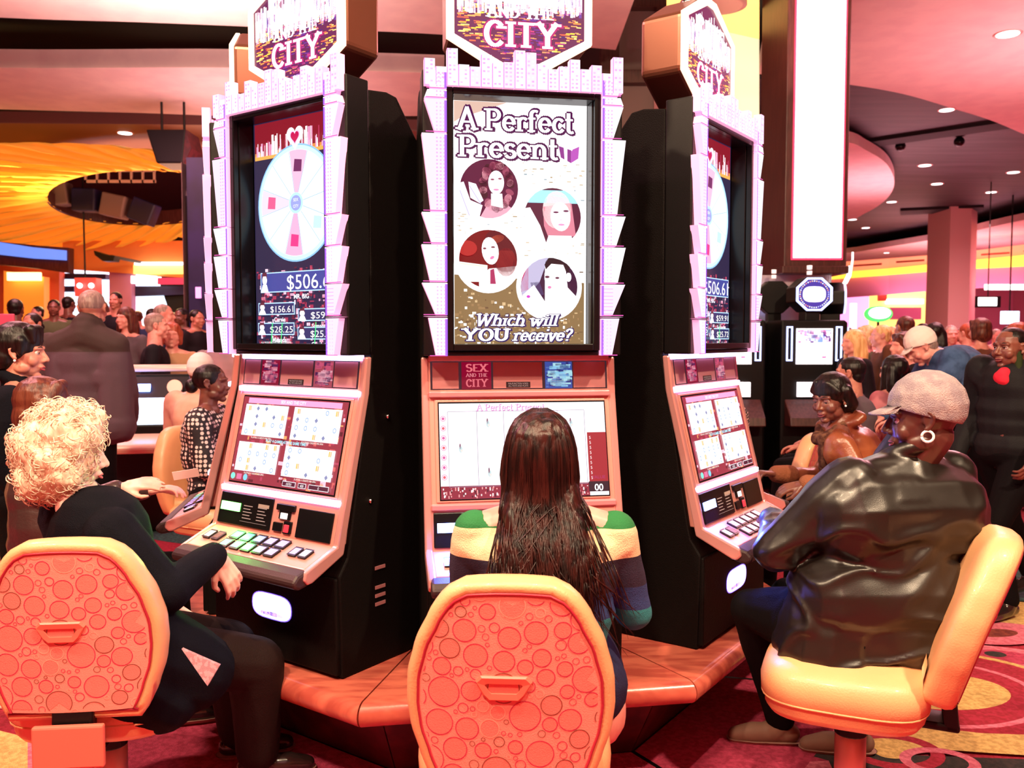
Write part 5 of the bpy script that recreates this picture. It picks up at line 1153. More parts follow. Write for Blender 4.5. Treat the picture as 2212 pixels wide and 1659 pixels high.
def hand_prims(b, wrist, d, back, side=1, curl=.6, s=1.0, spread=.12, hold=False):
    """palm, five bent fingers; d points along the fingers, back is the back-of-hand normal; side=+1 thumb toward back x d"""
    d = Vector(d).normalized(); n = Vector(back); n = (n-d*n.dot(d)).normalized(); u = d.cross(n)*side; w = Vector(wrist); L = lambda a, t, h: w+(d*a+u*t+n*h)*s
    b.cap(L(-.03, 0, 0), .024*s, L(.015, 0, 0), .021*s, 10)
    for t in (-.027, -.009, .009, .027): b.cap(L(.01, t*.75, 0), .0145*s, L(.082-.004*abs(t)/.027, t, .002), .0115*s, 8)
    for t, ln, k in ((.030, .072, 0), (.010, .080, 1), (-.011, .075, 2), (-.031, .060, 3)):
        p = L(.085-(.006 if k in (0, 3) else 0), t, .002); a = math.atan2(t*spread, .05); dirx = (d*math.cos(a)+u*math.sin(a)); an = 0; r = .0098*s if k < 3 else .0085*s; pts = [p]; rs = [r*1.05]
        for j, fr in enumerate((.45, .31, .24)):
            an += curl*(.55, .75, .5)[j]*(1+.1*k); v = dirx*math.cos(an)-n*math.sin(an); p = p+v*ln*fr*s; pts.append(p); rs.append(r*(.97-.09*j))
        b.chain(pts, rs, 8)
    p0 = L(.018, .024, -.004); p1 = L(.045, .046, -.012); p2 = L(.070, .054, -.020-.01*curl); p3 = L(.092, .052-.012*curl, -.026-.016*curl)
    b.chain([p0, p1, p2, p3], [.016*s, .0125*s, .0105*s, .0088*s], 8)
def cloth(name, c, rough=.75, c2=None, bump=.25, bs=220, **k): return mat(name, c, rough, bump=bump, bscale=bs, col2=c2, cscale=k.pop('cscale', 6), spec=k.pop('spec', .12), **k)

def person(label, x, y, yaw=0, z0=0, sit=None, H=1.72, sex='m', skin='fair', hair=('short', 'black'), top=None, bottom=None, shoe=None, vox=.012, J=None, head_yaw=None,
           head_pitch=0, head_roll=0, bulk=1.0, group=None, folds_=(.006, (9, 9, 4)), hands=True, hand=None, face=False, eyes='open', earring=None, collar=False, lean=0, legs=True, hip_y=0, bare_arms=False,
           cap=None, hv=None, sleeve_r=1.0, jacket_len=None, top_name='jacket', cat='person', xtra=None, hscale=1.0, leg_r=1.0):
    s = H/1.75; base = Vector((x, y, z0)); Mb = Rm(yaw); yawh = yaw if head_yaw is None else head_yaw
    if sit is None: hipz = .95*s; j = dict(hip=(0, 0, hipz), chest=(0, .0+lean*.6, 1.25*s), sh=(.185*s, lean, 1.41*s), neck=(0, lean, 1.47*s), head=(0, .025+lean*1.15, 1.628*s), el=(.25*s, -.02+lean*.7, 1.13*s), wr=(.26*s, .10+lean, .90*s), kn=(.10*s, .02, .50*s), an=(.11*s, -.02, .085), hp=(.09*s, 0, .92*s))
    else: hz = sit+.09; j = dict(hip=(0, .02, hz), chest=(0, lean*.6-.02, hz+.28), sh=(.18*s, lean, hz+.45), neck=(0, lean, hz+.50), head=(0, .03+lean*1.2, hz+.655), el=(.24*s, .05+lean, hz+.18), wr=(.20*s, .30+lean, hz+.14), kn=(.13*s, .46, sit+.06), an=(.13*s, .50, .10), hp=(.10*s, .02, sit+.08))
    G_ = {}
    for k, v in j.items():
        if k in ('hip', 'chest', 'neck', 'head'): G_[k] = base+Mb @ Vector((v[0], v[1], v[2]))
        else:
            for nm, q in (('R', 1), ('L', -1)): G_[k+nm] = base+Mb @ Vector((q*v[0], v[1], v[2]))
    if J:
        for k, v in J.items(): G_[k] = Vector(v)
    root = empty('person', base, 0, label, cat, group); loc = tuple(base); hc = G_['head']; Mh = Rm(yawh, head_pitch, head_roll)
    hs = (min(1.0, .94+.06*s) if sex == 'f' else 1.0)*hscale
    # body: head, neck, forearms and hands in one skin surface
    b = Blob(); head_prims(b, hc, Mh, hs, G_['neck']+Vector((0, 0, -.02)), sex)
    b.cap(G_['neck']+Vector((0, 0, -.02)), .07, G_['chest'], .11*bulk); b.cap(G_['chest'], .11*bulk, G_['hip'], .12*bulk)
    hnd = hand or {}
    for nm, q in (('R', 1), ('L', -1)):
        b.chain([G_['sh'+nm], G_['el'+nm], G_['wr'+nm]], [.045, .038, .026])
        b.cap(G_['neck'], .05, G_['sh'+nm], .05)
        if hands:
            d0 = (G_['wr'+nm]-G_['el'+nm]).normalized(); o = hnd.get(nm, {}); dd = Vector(o.get('d', d0)); bk = Vector(o.get('n', Vector((0, 0, 1)) if abs(dd.normalized().z) < .7 else (Mb @ Vector((q, 0, 0)))))
            hand_prims(b, G_['wr'+nm]+dd.normalized()*.025, dd, bk, o.get('side', q), o.get('curl', .6), .97*s if sex == 'f' else s)
        if legs: b.chain([G_['hp'+nm], G_['kn'+nm], G_['an'+nm]], [.07, .045, .036])
    b.cap(G_['hip'], .11, G_['hip']+Vector((0, 0, .02)), .11)
    body = b.build('body', SKIN[skin], root, min(vox, .0042 if face else (.006 if vox <= .012 else .009)), 2 if not face else 2, head_deform(hc, Mh, hs), loc)
    if face: face_bits(body, hc, Mh, hs, skin, eyes, loc, earring)
    # upper garment
    def V(a): return G_[a]
    rt = Mb @ Vector((1, 0, 0)); shd = (V('shR')-V('shL')); up = Vector((0, 0, 1)); fw = Vector((-shd.y, shd.x, 0)).normalized()
    b = Blob(); Mt_ = Rm(math.degrees(math.atan2(-fw.x, fw.y)))
    ch, hip = V('chest'), V('hip'); mid = ch.lerp(hip, .5)
    wS = shd.length/2
    b.ell(ch+up*.06, (max(.15, wS*.90)*bulk, .125*bulk, .17), Mt_); b.ell(ch-up*.06, (.165*bulk, .125*bulk, .16), Mt_); b.ell(mid, (.158*bulk, .122*bulk, .15), Mt_); b.ell(hip+up*.02, (.172*bulk, .13*bulk, .13), Mt_)
    for nm in 'RL':
        b.cap(V('neck')-up*.035, .058, V('sh'+nm)-up*.012, .064*sleeve_r); b.cap(ch+up*.04, .12*bulk, V('sh'+nm)-up*.03, .07*sleeve_r)
        w_ = V('wr'+nm); e_ = V('el'+nm); b.chain([V('sh'+nm), e_, e_.lerp(w_, .96)], [.068*sleeve_r, .056*sleeve_r, .040*sleeve_r])
    for a_ in (xtra or []): b.cap(*a_)
    if collar:
        cr = .078 if collar is True else collar
        b.cap(V('neck')-up*.03, cr*.95, V('neck')+up*.012-fw*.010, cr*.80)
        for k in range(10):
            a1, a2 = R(36*k), R(36*(k+1)); f1, f2 = math.cos(a1), math.cos(a2)
            b.cap(V('neck')+rt*math.sin(a1)*cr*.85+fw*f1*cr*.85+up*(.020-.035*f1), .026, V('neck')+rt*math.sin(a2)*cr*.85+fw*f2*cr*.85+up*(.020-.035*f2), .026)
    if jacket_len:
        for q in (-1, 1): b.cap(hip+rt*.08*q, .115*bulk, hip+rt*.09*q-up*jacket_len, .12*bulk)
    df = folds(folds_[0], folds_[1], x*3.1+y) if folds_ else None
    if top is not None: b.build(top_name, top, root, vox, 3, df, loc)
    if legs and bottom is not None:
        b = Blob(); b.ell(hip-up*.02, (.165*bulk, .125*bulk, .11), Mb)
        for nm in 'RL': b.chain([V('hp'+nm), V('kn'+nm), V('an'+nm)+up*.02], [.095*bulk, .070*leg_r, .056*leg_r]); b.cap(hip, .12*bulk, V('hp'+nm), .10*bulk)
        b.build('trousers', bottom, root, max(vox, .010), 3, folds(.005, (8, 8, 8), x), loc)
        if shoe is not None:
            for nm in 'RL':
                a = V('an'+nm); f_ = (hnd.get('foot'+nm) or Mb @ Vector((0, 1, 0))); f_ = Vector(f_).normalized(); z_ = a.z-.055
                b = Blob(); b.cap(a+up*.0, .045, a-up*.03+f_*.02, .045); b.cap(a-up*.04-f_*.04, .036, a-up*.045+f_*.10, .040); b.cap(a-up*.045+f_*.10, .040, a-up*.055+f_*.165, .030)
                def flat(co, no, zz=z_-.03): co = co.copy(); co[:, 2] = np.maximum(co[:, 2], zz); return co
                sh_ = b.build('shoe', shoe, root, .008, 3, flat, loc)
                if vox <= .008:
                    b = Blob(); b.cap(a-up*.05-f_*.045, .040, a-up*.05+f_*.10, .045); b.cap(a-up*.05+f_*.10, .045, a-up*.055+f_*.165, .036)
                    def sole(co, no, zz=z_-.034): co = co.copy(); co[:, 2] = np.clip(co[:, 2], zz, zz+.022); return co
                    b.build('sole', M['sole'], sh_, .008, 3, sole, loc)
    # hair
    st, hcn = hair; P = lambda px, py, pz: hc+Mh @ Vector((px, py, pz))*hs
    hm = HAIR.get(hcn, HAIR['black']); b = Blob(); amp, sc_ = .0015, (40, 40, 12)
    if st == 'short': b.ell(P(0, -.022, .040), (.082*hs, .095*hs, .084*hs), Mh); b.ell(P(0, -.055, -.015), (.066*hs, .05*hs, .06*hs), Mh)
    elif st == 'buzz': b.ell(P(0, -.021, .038), (.0785*hs, .092*hs, .083*hs), Mh); amp = 0
    elif st == 'bob':
        b.ell(P(0, -.022, .040), (.092*hs, .102*hs, .092*hs), Mh); b.ell(P(0, -.060, -.03), (.088*hs, .062*hs, .085*hs), Mh)
        for q in (-1, 1): b.cap(P(q*.070, -.01, .03), .035*hs, P(q*.074, -.010, -.065), .026*hs); b.cap(P(q*.045, .045, .088), .026*hs, P(q*.078, .012, .02), .020*hs)
        amp = .003
    elif st == 'long':
        b.ell(P(0, -.022, .040), (.092*hs, .102*hs, .092*hs), Mh)
        for q in (-1, 0, 1): b.chain([P(q*.055, -.05, .02), P(q*.07, -.065, -.10), P(q*.075, -.07, -.24)], [.05*hs, .05*hs, .035*hs])
        for q in (-1, 1): b.cap(P(q*.070, .0, .03), .035*hs, P(q*.080, .005, -.13), .028*hs)
        amp = .004
    elif st == 'bun': b.ell(P(0, -.022, .036), (.083*hs, .098*hs, .085*hs), Mh); b.ell(P(0, -.125, -.015), (.048*hs, .040*hs, .045*hs), Mh)
    elif st == 'fringe':
        b.ell(P(0, -.020, .046), (.094*hs, .104*hs, .094*hs), Mh); b.ell(P(0, -.060, -.02), (.085*hs, .06*hs, .07*hs), Mh)
        for q in (-1.3, -.6, 0, .6, 1.3): b.cap(P(q*.04, .045, .10), .028*hs, P(q*.045, .076-abs(q)*.012, .058), .012*hs)
        for q in (-1, 1): b.cap(P(q*.074, .015, .05), .026*hs, P(q*.080, .018, -.0), .012*hs)
        amp = .0025
    if b.mb.v: b.build('hair', hm, root, .006 if vox <= .012 else .010, 2, folds(amp, sc_, y) if amp else None, loc)
    if cap is not None:
        m_, back_ = cap; b = Blob(); b.ell(P(0, -.018, .042), (.091*hs, .112*hs, .106*hs), Mh)
        def cut(co, no, c=np.array(P(0, .06, .040)), n_=np.array(Mh @ Vector((0, -.36, 1)).normalized())):
            d = (co-c) @ n_; co = co.copy(); k = d < 0; co[k] -= np.outer(d[k], n_); return co
        cp = b.build('baseball_cap', m_, root, .006, 2, cut, loc)
        sg = -1 if back_ else 1; mb = MB(); rows = []
        for dz_ in (0, -.005):
            rows.append([P(.072*math.sin(a), sg*(.070+.075*max(0, math.cos(a))) if True else 0, .046+dz_-.014*(math.cos(a))*1.0-.010*math.sin(a)**2) for a in [R(-88+176*k/14) for k in range(15)]])
        inner = [P(.078*math.sin(R(-88+176*k/14)), sg*(.055+.030*math.cos(R(-88+176*k/14))), .050) for k in range(15)]
        n = 15; V_ = [p-base for p in inner]+[p-base for p in rows[0]]+[p-base for p in rows[1]]
        F_ = [(i, i+1, n+i+1, n+i) for i in range(n-1)]+[(n+i, n+i+1, 2*n+i+1, 2*n+i) for i in range(n-1)]+[(i, 2*n+i, 2*n+i+1, i+1) for i in range(n-1)]
        mobj('cap_brim', V_, F_, m_, cp, True)
    return root, G_, Mh
M['blackcloth'] = cloth('black_wool', (.003, .003, .007), .8, bump=.5, bs=350)
M['blackcloth2'] = cloth('black_cloth', (.003, .002, .003), .8)
M['dtrous'] = cloth('dark_brown_trousers', (.014, .006, .006), .7)
M['sole'] = mat('shoe_sole', (.35, .17, .14), .7)
M['shoe'] = mat('black_leather_shoe', (.02, .012, .012), .18, coat=.4)
# ------------------------------------------------------------------ the players in front
def zstripes(name, stops, rough=.8, off=0.0, axis='Z'):
    """knitted cloth whose colour changes in bands with height above the figure's base"""
    m = mat(name, (1, 1, 1), rough, bump=.35, bscale=300); nt = m.node_tree; b = nt.nodes['Principled BSDF']
    tc = nt.nodes.new('ShaderNodeTexCoord'); sx = nt.nodes.new('ShaderNodeSeparateXYZ'); nt.links.new(tc.outputs['Object'], sx.inputs[0])
    rp = nt.nodes.new('ShaderNodeValToRGB'); rp.color_ramp.interpolation = 'CONSTANT'; mr = nt.nodes.new('ShaderNodeMapRange')
    z0, z1 = stops[0][0], stops[-1][0]+.05; mr.inputs[1].default_value = z0; mr.inputs[2].default_value = z1
    nt.links.new(sx.outputs[axis], mr.inputs[0]); nt.links.new(mr.outputs[0], rp.inputs[0]); e = rp.color_ramp.elements
    for i, (z, c) in enumerate(stops):
        q = e[i] if i < 2 else e.new(.99); q.position = (z-z0)/(z1-z0); q.color = (*c, 1)
    nt.links.new(rp.outputs[0], b.inputs['Base Color']); return m
GR, CR, NV, BL, TL = (.01, .16, .04), (.88, .62, .40), (.018, .010, .035), (.02, .04, .16), (.02, .22, .26)
SWE = zstripes('striped_knit', [(.50, CR), (.685, GR), (.73, TL), (.80, BL), (.868, NV), (.955, CR), (1.035, GR), (1.12, NV)])
V3 = Vector
wx, wy = .09, 2.40
J = dict(hip=(.08, 2.36, .60), chest=(.10, 2.36, .86), neck=(.09, 2.38, 1.075), head=(.078, 2.42, 1.225), shR=(.285, 2.37, 1.015), shL=(-.105, 2.38, 1.015),
         elR=(.345, 2.42, .775), elL=(-.135, 2.44, .79), wrR=(.24, 2.66, .83), wrL=(-.03, 2.68, .85), hpR=(.19, 2.42, .585), hpL=(-.03, 2.42, .585),
         knR=(.23, 2.80, .57), knL=(-.06, 2.80, .57), anR=(.20, 2.86, .42), anL=(-.05, 2.86, .42))
r, Gj, Mh = person('woman seen from behind, long dark hair and striped sweater, at the middle machine', wx, wy, -4, J=J, sex='f', skin='fair', hair=('none', 'auburn'), sit=.5,
                   top=SWE, bottom=None, vox=.008, bulk=1.10, folds_=(.007, (7, 7, 14)), sleeve_r=.92, top_name='sweater', group=None, head_pitch=-6, legs=False, xtra=[((.09, 2.375, 1.05), .090, (.09, 2.39, 1.085), .068)])
b = Blob(); b.cap((.22, 2.40, .50), .105, (.24, 2.78, .53), .09); b.cap((-.04, 2.42, .56), .09, (-.06, 2.78, .56), .08); b.chain([(.24, 2.78, .53), (.20, 2.86, .42)], [.07, .05]); b.build('leg', SKIN['fair'], r, .012, 3, None, (wx, wy, 0))
root_w = r; loc = V3((wx, wy, 0))
b = Blob(); b.ell((.085, 2.37, .575), (.235, .17, .085)); b.cap((.20, 2.40, .58), .125, (.22, 2.62, .58), .105); b.cap((-.04, 2.40, .58), .125, (-.06, 2.62, .58), .105); b.cap((-.04, 2.34, .60), .12, (.20, 2.34, .60), .12)
b.build('skirt', cloth('navy_skirt', (.02, .02, .06), .8), root_w, .01, 3, folds(.006, (9, 9, 20)), loc)
hc = V3(J['head']); b = Blob()
b.ell(hc+V3((0, -.020, .030)), (.096, .108, .098)); b.ell(hc+V3((0, -.045, -.06)), (.100, .080, .11)); b.ell(hc+V3((.004, -.075, -.16)), (.098, .062, .11))
for x in (-.062, -.02, .025, .072):
    x2 = x*1.05+.012; b.chain([hc+V3((x*.8, -.060, -.07)), hc+V3((x*1.0, -.090, -.15)), hc+V3((x2, -.150, -.22)), hc+V3((x2*1.05, -.190, -.30)), hc+V3((x2*1.1+.01, -.198, -.42 if x > -.03 else -.33))], [.044, .046, .036, .026, .014])
hb = b.build('hair', HAIR['auburn'], root_w, .006, 3, fseq(folds(.004, (45, 45, 3)), folds(.002, (120, 120, 6), 3)), loc)
mb = MB(); rg = random.Random(77)
for k in range(420):
    a = rg.uniform(-2.3, 2.3); q = -math.cos(a); sx = math.sin(a)
    top_ = hc+V3((sx*.02, -.02, .128+rg.uniform(-.002, .003)))
    p1 = hc+V3((sx*.070, -.02+q*.07, .098)); p2 = hc+V3((sx*.100, -.022+q*.108, .02)); p3 = hc+V3((sx*.106, -.045+q*.085, -.09))
    if abs(a) > 1.6: p2.y = min(p2.y, hc.y+.01); p3.y = hc.y-.02
    end = rg.uniform(-.30, -.50) if abs(sx) < .8 else rg.uniform(-.22, -.46)
    spread = sx*rg.uniform(.09, .14)+rg.gauss(.02, .03)
    if k % 9 == 0: spread = rg.uniform(.05, .26); end = rg.uniform(-.38, -.58)
    if k % 11 == 0: spread = rg.uniform(-.15, -.08); end = rg.uniform(-.24, -.36)
    end = min(end, -.27); xe = hc.x+spread
    def env(x, zr):
        t = [(-.09, -.128), (-.15, -.146), (-.22, -.190), (-.30, -.220), (-.40, -.226), (-.6, -.226)]; v = t[-1][1]
        for (a_, c_), (b_, d_) in zip(t, t[1:]):
            if b_ <= zr <= a_: v = c_+(d_-c_)*(zr-a_)/(b_-a_); break
        return hc.y+v+.42*max(0, abs(x-.10)-.085)-.004*k/420
    lo = []
    for t in (.22, .42, .62, .82, 1.0):
        zr = -.09+(end+.09)*t; x_ = p3.x+(xe-p3.x)*t+.004*math.sin(k+6*t); y_ = env(x_, zr); 
        if abs(sx) > .75 and t < .5: y_ = y_*.5+p3.y*.5
        lo.append(V3((x_, y_, hc.z+zr)))
    P = curve3 = []
    ctrl = [top_, p1, p2, p3]+lo
    for i in range(len(ctrl)-1):
        p0, pa, pb, pc = ctrl[max(0, i-1)], ctrl[i], ctrl[i+1], ctrl[min(len(ctrl)-1, i+2)]
        for t in (0, .33, .66): P.append(.5*((2*pa)+(-p0+pb)*t+(2*p0-5*pa+4*pb-pc)*t*t+(-p0+3*pa-3*pb+pc)*t**3)-loc)
    P.append(ctrl[-1]-loc); w0 = rg.uniform(.0009, .0026)
    mb.tube(P, [w0]*(len(P)-4)+[w0*.8, w0*.6, w0*.4, w0*.2], 4, cap=False)
mb.obj('hair_strands', HAIR['auburn'], hb, True)

# man in the black leather jacket, at the right
LEA = mat('black_leather', (.012, .008, .007), .34, bump=.06, bscale=420, coat=.05, spec=.6); DEN = cloth('faded_denim', (.42, .34, .36), .85, (.30, .24, .28), .6, 260, cscale=25)
J = dict(hip=(1.10, 2.80, .62), chest=(1.22, 2.80, .93), neck=(1.29, 2.82, 1.155), head=(1.315, 2.78, 1.288), shL=(1.065, 2.73, 1.085), shR=(1.455, 2.88, 1.085), elL=(.865, 2.80, .865), wrL=(.955, 3.13, .885), elR=(1.50, 3.02, .84), wrR=(1.22, 3.16, .87),
         hpL=(1.0, 2.86, .60), hpR=(1.16, 2.95, .60), knL=(.84, 3.02, .60), knR=(1.02, 3.16, .60), anL=(1.02, 3.24, .09), anR=(1.27, 3.16, .09))
r, Gj, Mh = person('man in black leather jacket and faded denim cap, playing the right wheel machine', 1.12, 2.80, 22, J=J, H=1.78, skin='deep', hair=('buzz', 'black'), sit=.55, top=LEA, bottom=M['blackcloth2'],
                   shoe=mat('suede_shoe', (.20, .10, .07), .7), vox=.008, bulk=1.42, sleeve_r=1.35, collar=.088, face=True, head_yaw=70, head_pitch=-6, cap=(DEN, False), jacket_len=.08,
                   hand={'footL': (-.85, .1, 0), 'footR': (-.8, .1, 0)}, folds_=(.0, (1, 1, 1)), eyes='down', hscale=1.09,
                   xtra=[((1.285, 2.87, 1.14), .085, (1.315, 2.86, 1.215), .072), ((1.25, 2.80, 1.09), .105, (1.07, 2.74, 1.05), .098), ((1.28, 2.80, 1.09), .105, (1.44, 2.87, 1.05), .098), ((1.10, 2.76, .98), .17, (1.38, 2.82, .98), .17), ((1.06, 2.76, .72), .17, (1.30, 2.78, .72), .19), ((1.02, 2.78, .60), .16, (1.24, 2.76, .60), .17)])
for o in r.children:
    if o.name.startswith('jacket'):
        me = o.data; n = len(me.vertices); co = np.empty(n*3); me.vertices.foreach_get('co', co); co = co.reshape(-1, 3); no = np.empty(n*3); me.vertex_normals.foreach_get('vector', no); no = no.reshape(-1, 3)
        v = nz(co+nz(co, (5, 5, 5), 9)[:, None]*.12, (3.2, 3.2, 7), 2); rd = np.exp(-(v/.16)**2); fall = np.clip((1.2-co[:, 2])/.25, .35, 1)
        v2 = nz(co, (14, 14, 26), 5); co = co+no*((rd*.013-.004+v2*.0015)*fall)[:, None]; me.vertices.foreach_set('co', co.ravel()); me.update()
hc = V3(J['head']); mb = MB(); P_ = lambda a, b_, c: hc+Mh @ V3((a, b_, c))-V3((1.12, 2.80, 0))
mb.tube([P_(-.086+0*k, -.004+.017*math.cos(2*math.pi*k/16), -.045+.017*math.sin(2*math.pi*k/16)) for k in range(17)], .0042, 8); mb.obj('hoop_earring', M['pearl'], r, True)
mb = MB(); mb.tube([P_(.05*math.cos(t), -.075+.0*t, -.03+.0*t) for t in (0, 1)], .002)

# white-haired woman at the left
J = dict(hip=(-1.24, 2.72, .60), chest=(-1.30, 2.72, .86), neck=(-1.37, 2.73, 1.035), head=(-1.41, 2.77, 1.175), shR=(-1.20, 2.58, .965), shL=(-1.48, 2.86, .985), elR=(-1.03, 2.56, .80), wrR=(-.965, 2.80, .845), elL=(-1.40, 3.00, .76), wrL=(-1.20, 2.96, .64),
         hpR=(-1.18, 2.70, .56), hpL=(-1.24, 2.84, .56), knR=(-.87, 2.90, .445), knL=(-1.0, 3.02, .46), anR=(-.885, 2.96, .10), anL=(-1.0, 3.12, .10))
r, Gj, Mh = person('woman with big curly white hair in black coat, seated at the left', -1.24, 2.72, -55, J=J, sex='f', skin='pale', hair=('none', 'white'), sit=.5, top=M['blackcloth'], bottom=M['dtrous'], shoe=M['shoe'],
                   vox=.008, bulk=1.15, sleeve_r=1.2, face=True, head_yaw=-62, head_pitch=-6, top_name='coat', leg_r=1.35, xtra=[((-1.12, 2.56, .62), .15, (-1.0, 2.66, .52), .13), ((-1.16, 2.50, .58), .13, (-1.06, 2.58, .47), .11), ((-1.0, 2.66, .52), .12, (-1.0, 2.76, .50), .10)], folds_=(.010, (6, 6, 8)), hand={'R': dict(d=(.35, .25, -.75), n=(.6, -.6, .3), side=1, curl=.5), 'footR': (.95, .30, 0), 'footL': (.95, .3, 0)})
hc = V3(J['head']); loc = V3((-1.24, 2.72, 0)); b = Blob()
for x, y, z, q in ((0, -.03, .05, .118), (.035, -.04, -.02, .100), (-.035, -.04, -.02, .100), (0, -.06, -.06, .095), (0, .03, .105, .062), (.075, .0, .04, .058), (-.075, .0, .04, .058), (.07, -.02, -.05, .055), (-.07, -.02, -.05, .055), (0, -.09, .02, .085)): b.ell(hc+Mh @ V3((x, y, z)), (q, q, q))
hb = b.build('hair', HAIR['white'], r, .008, 3, fseq(folds(.022, (17, 17, 17)), folds(.008, (45, 45, 45), 4)), loc)
co = np.empty(len(hb.data.vertices)*3); hb.data.vertices.foreach_get('co', co); co = co.reshape(-1, 3); rg = random.Random(5); mb = MB(); c0 = np.array(hc-loc)
for k in range(950):
    p = V3(co[rg.randrange(len(co))]); n_ = (p-V3(c0)).normalized(); u = n_.orthogonal().normalized(); w_ = n_.cross(u); ph = rg.uniform(0, 6.28); rr = rg.uniform(.006, .018); ln = rg.uniform(.02, .055); P = []; dr_ = (u*math.cos(ph)+w_*math.sin(ph)); sd = n_.cross(dr_)
    lift = rg.uniform(.0, .012)
    for i in range(9):
        t = i/8; P.append(p+dr_*ln*(t-.5)+sd*rr*math.sin(t*5.5+ph)+n_*(lift+rr*.6*math.cos(t*5.5+ph)))
    mb.tube(P, [.0004]+[rg.uniform(.0007, .0022)]*7+[.0003], 4, cap=False)
mb.obj('curls', HAIR['white'], hb, True)
hk = MB(); q = [V3((-1.05, 2.55, .700)), V3((-.90, 2.62, .672)), V3((-.955, 2.57, .58)), V3((-1.02, 2.54, .64))]
hk = MB(); A0, B0, C0 = atY(392, 1402, 2.36), atY(474, 1438, 2.43), atY(448, 1482, 2.38)
hk.rings([[A0, B0, C0], [A0+V3((.0, .012, 0)), B0+V3((0, .012, 0)), C0+V3((0, .012, 0))]]); hq = hk.obj('handkerchief', cloth('checked_cotton', (.62, .30, .32), .8, (.42, .20, .22), cscale=70, ramp=(.49, .51))); tag(hq, 'small checked handkerchief hanging from the lap of the white-haired woman', 'cloth')

# brown-haired player reaching to the edge-on machine
BLEA = mat('brown_black_leather', (.05, .025, .025), .28, bump=.2, bscale=90)
J = dict(head=(-1.80, 3.36, 1.275), neck=(-1.80, 3.34, 1.13), shR=(-1.70, 3.20, 1.06), shL=(-1.86, 3.48, 1.06), elR=(-1.72, 3.28, .90), wrR=(-1.56, 3.42, .955), elL=(-1.75, 3.62, .88), wrL=(-1.56, 3.66, .90), chest=(-1.82, 3.34, .9), hip=(-1.84, 3.36, .62))
person('brown-haired player in dark leather reaching a hand toward the edge-on machine', -1.84, 3.36, -72, J=J, sex='f', skin='fair', hair=('bob', 'brown'), sit=.52, top=BLEA, bottom=M['blackcloth2'], shoe=M['shoe'], vox=.008, sleeve_r=.9,
       hand={'R': dict(d=(.97, .05, .18), n=(-.1, -.5, .8), side=1, curl=.35)}, legs=True, folds_=(.010, (12, 12, 12)))
bn = atY(402, 1026, 3.46); mb = MB(); mb.box(-.05, .05, -.001, .001, -.015, .022); o = mb.obj('paper_ticket', mat('pink_paper', (.9, .6, .6), .7)); o.location = bn; o.rotation_euler = (R(20), R(-8), R(10)); tag(o, 'pale paper ticket held in the reaching hand at the edge-on machine', 'ticket')
# woman with black fringe, profile
person('standing woman in profile with black fringe, pearl earring and black coat, at the far left', -2.14, 3.78, -76, H=1.60, sex='f', skin='mid', hair=('fringe', 'black'), top=M['blackcloth'], bottom=M['blackcloth2'], vox=.009, face=True, earring='both', collar=True, head_pitch=-4,
       J=dict(head=(-2.13, 3.78, 1.485)))
# woman in brown leather at the right
TAN = mat('tan_leather', (.30, .085, .035), .27, bump=.15, bscale=160, col2=(.16, .035, .018), cscale=5, coat=.1)
J = dict(head=(1.60, 4.36, 1.245), neck=(1.66, 4.38, 1.11), chest=(1.74, 4.42, .88), hip=(1.80, 4.45, .60), shL=(1.60, 4.22, 1.02), shR=(1.80, 4.60, 1.03), elL=(1.70, 4.10, .80), wrL=(1.42, 4.16, .85), elR=(1.66, 4.66, .80), wrR=(1.38, 4.52, .84))
r, Gj, Mh = person('woman with black bob in brown leather jacket looking down at her machine, right of centre', 1.80, 4.45, 108, J=J, sex='f', skin='dark', hair=('none', 'black'), sit=.52, top=TAN, bottom=M['blackcloth2'], shoe=M['shoe'], vox=.008, face=True, eyes='down', earring='both', head_yaw=122, head_pitch=-12,
       bulk=1.22, sleeve_r=1.05, collar=.095, folds_=(.016, (11, 11, 7)), hand={'L': dict(d=(-.9, .1, -.25), n=(0, -.3, .9), side=-1, curl=.6)})
hc = V3(J['head']); P_ = lambda a, b_, c: hc+Mh @ V3((a, b_, c)); b = Blob()
b.ell(P_(0, -.018, .046), (.092, .104, .090), Mh); b.ell(P_(0, -.065, -.03), (.094, .070, .090), Mh)
for q, zz in ((-1, -.03), (1, -.05)): b.cap(P_(q*.080, -.02, .04), .034, P_(q*.088, -.045, zz), .032); b.cap(P_(q*.03, .052, .092), .020, P_(q*.074, .030, .045), .018)
b.build('hair', HAIR['black'], r, .006, 3, folds(.0015, (40, 40, 12)), (1.80, 4.45, 0))
sc_ = MB(); b = Blob(); b.chain([P_(-.06, .0, -.14), P_(-.03, .10, -.17), P_(.03, .10, -.19), P_(.07, .0, -.15)], [.03]*4); b.chain([P_(-.02, .11, -.18), P_(-.03, .13, -.27), P_(-.01, .12, -.36)], [.032, .036, .03])
b.build('scarf', cloth('brown_scarf', (.16, .07, .04), .9, (.06, .02, .015), cscale=40), r, .007, 2, folds(.006, (30, 30, 30)), (1.80, 4.45, 0))
mb = MB()
for a in ((-.085, .075, -.16), (-.075, .10, -.20)):
    MB().ball(P_(*a)-V3((1.80, 4.45, 0)), .012, 12).obj('snap_button', M['pearl'], r, True)
CUF = cloth('brown_knit_cuff', (.30, .10, .05), .85, bump=.6, bs=120)
for s_ in 'LR':
    e_, w_ = V3(J['el'+s_]), V3(J['wr'+s_]); b = Blob(); b.cap(e_.lerp(w_, .70), .054, e_.lerp(w_, .98), .046); b.build('cuff', CUF, r, .007, 2, None, (1.80, 4.45, 0))
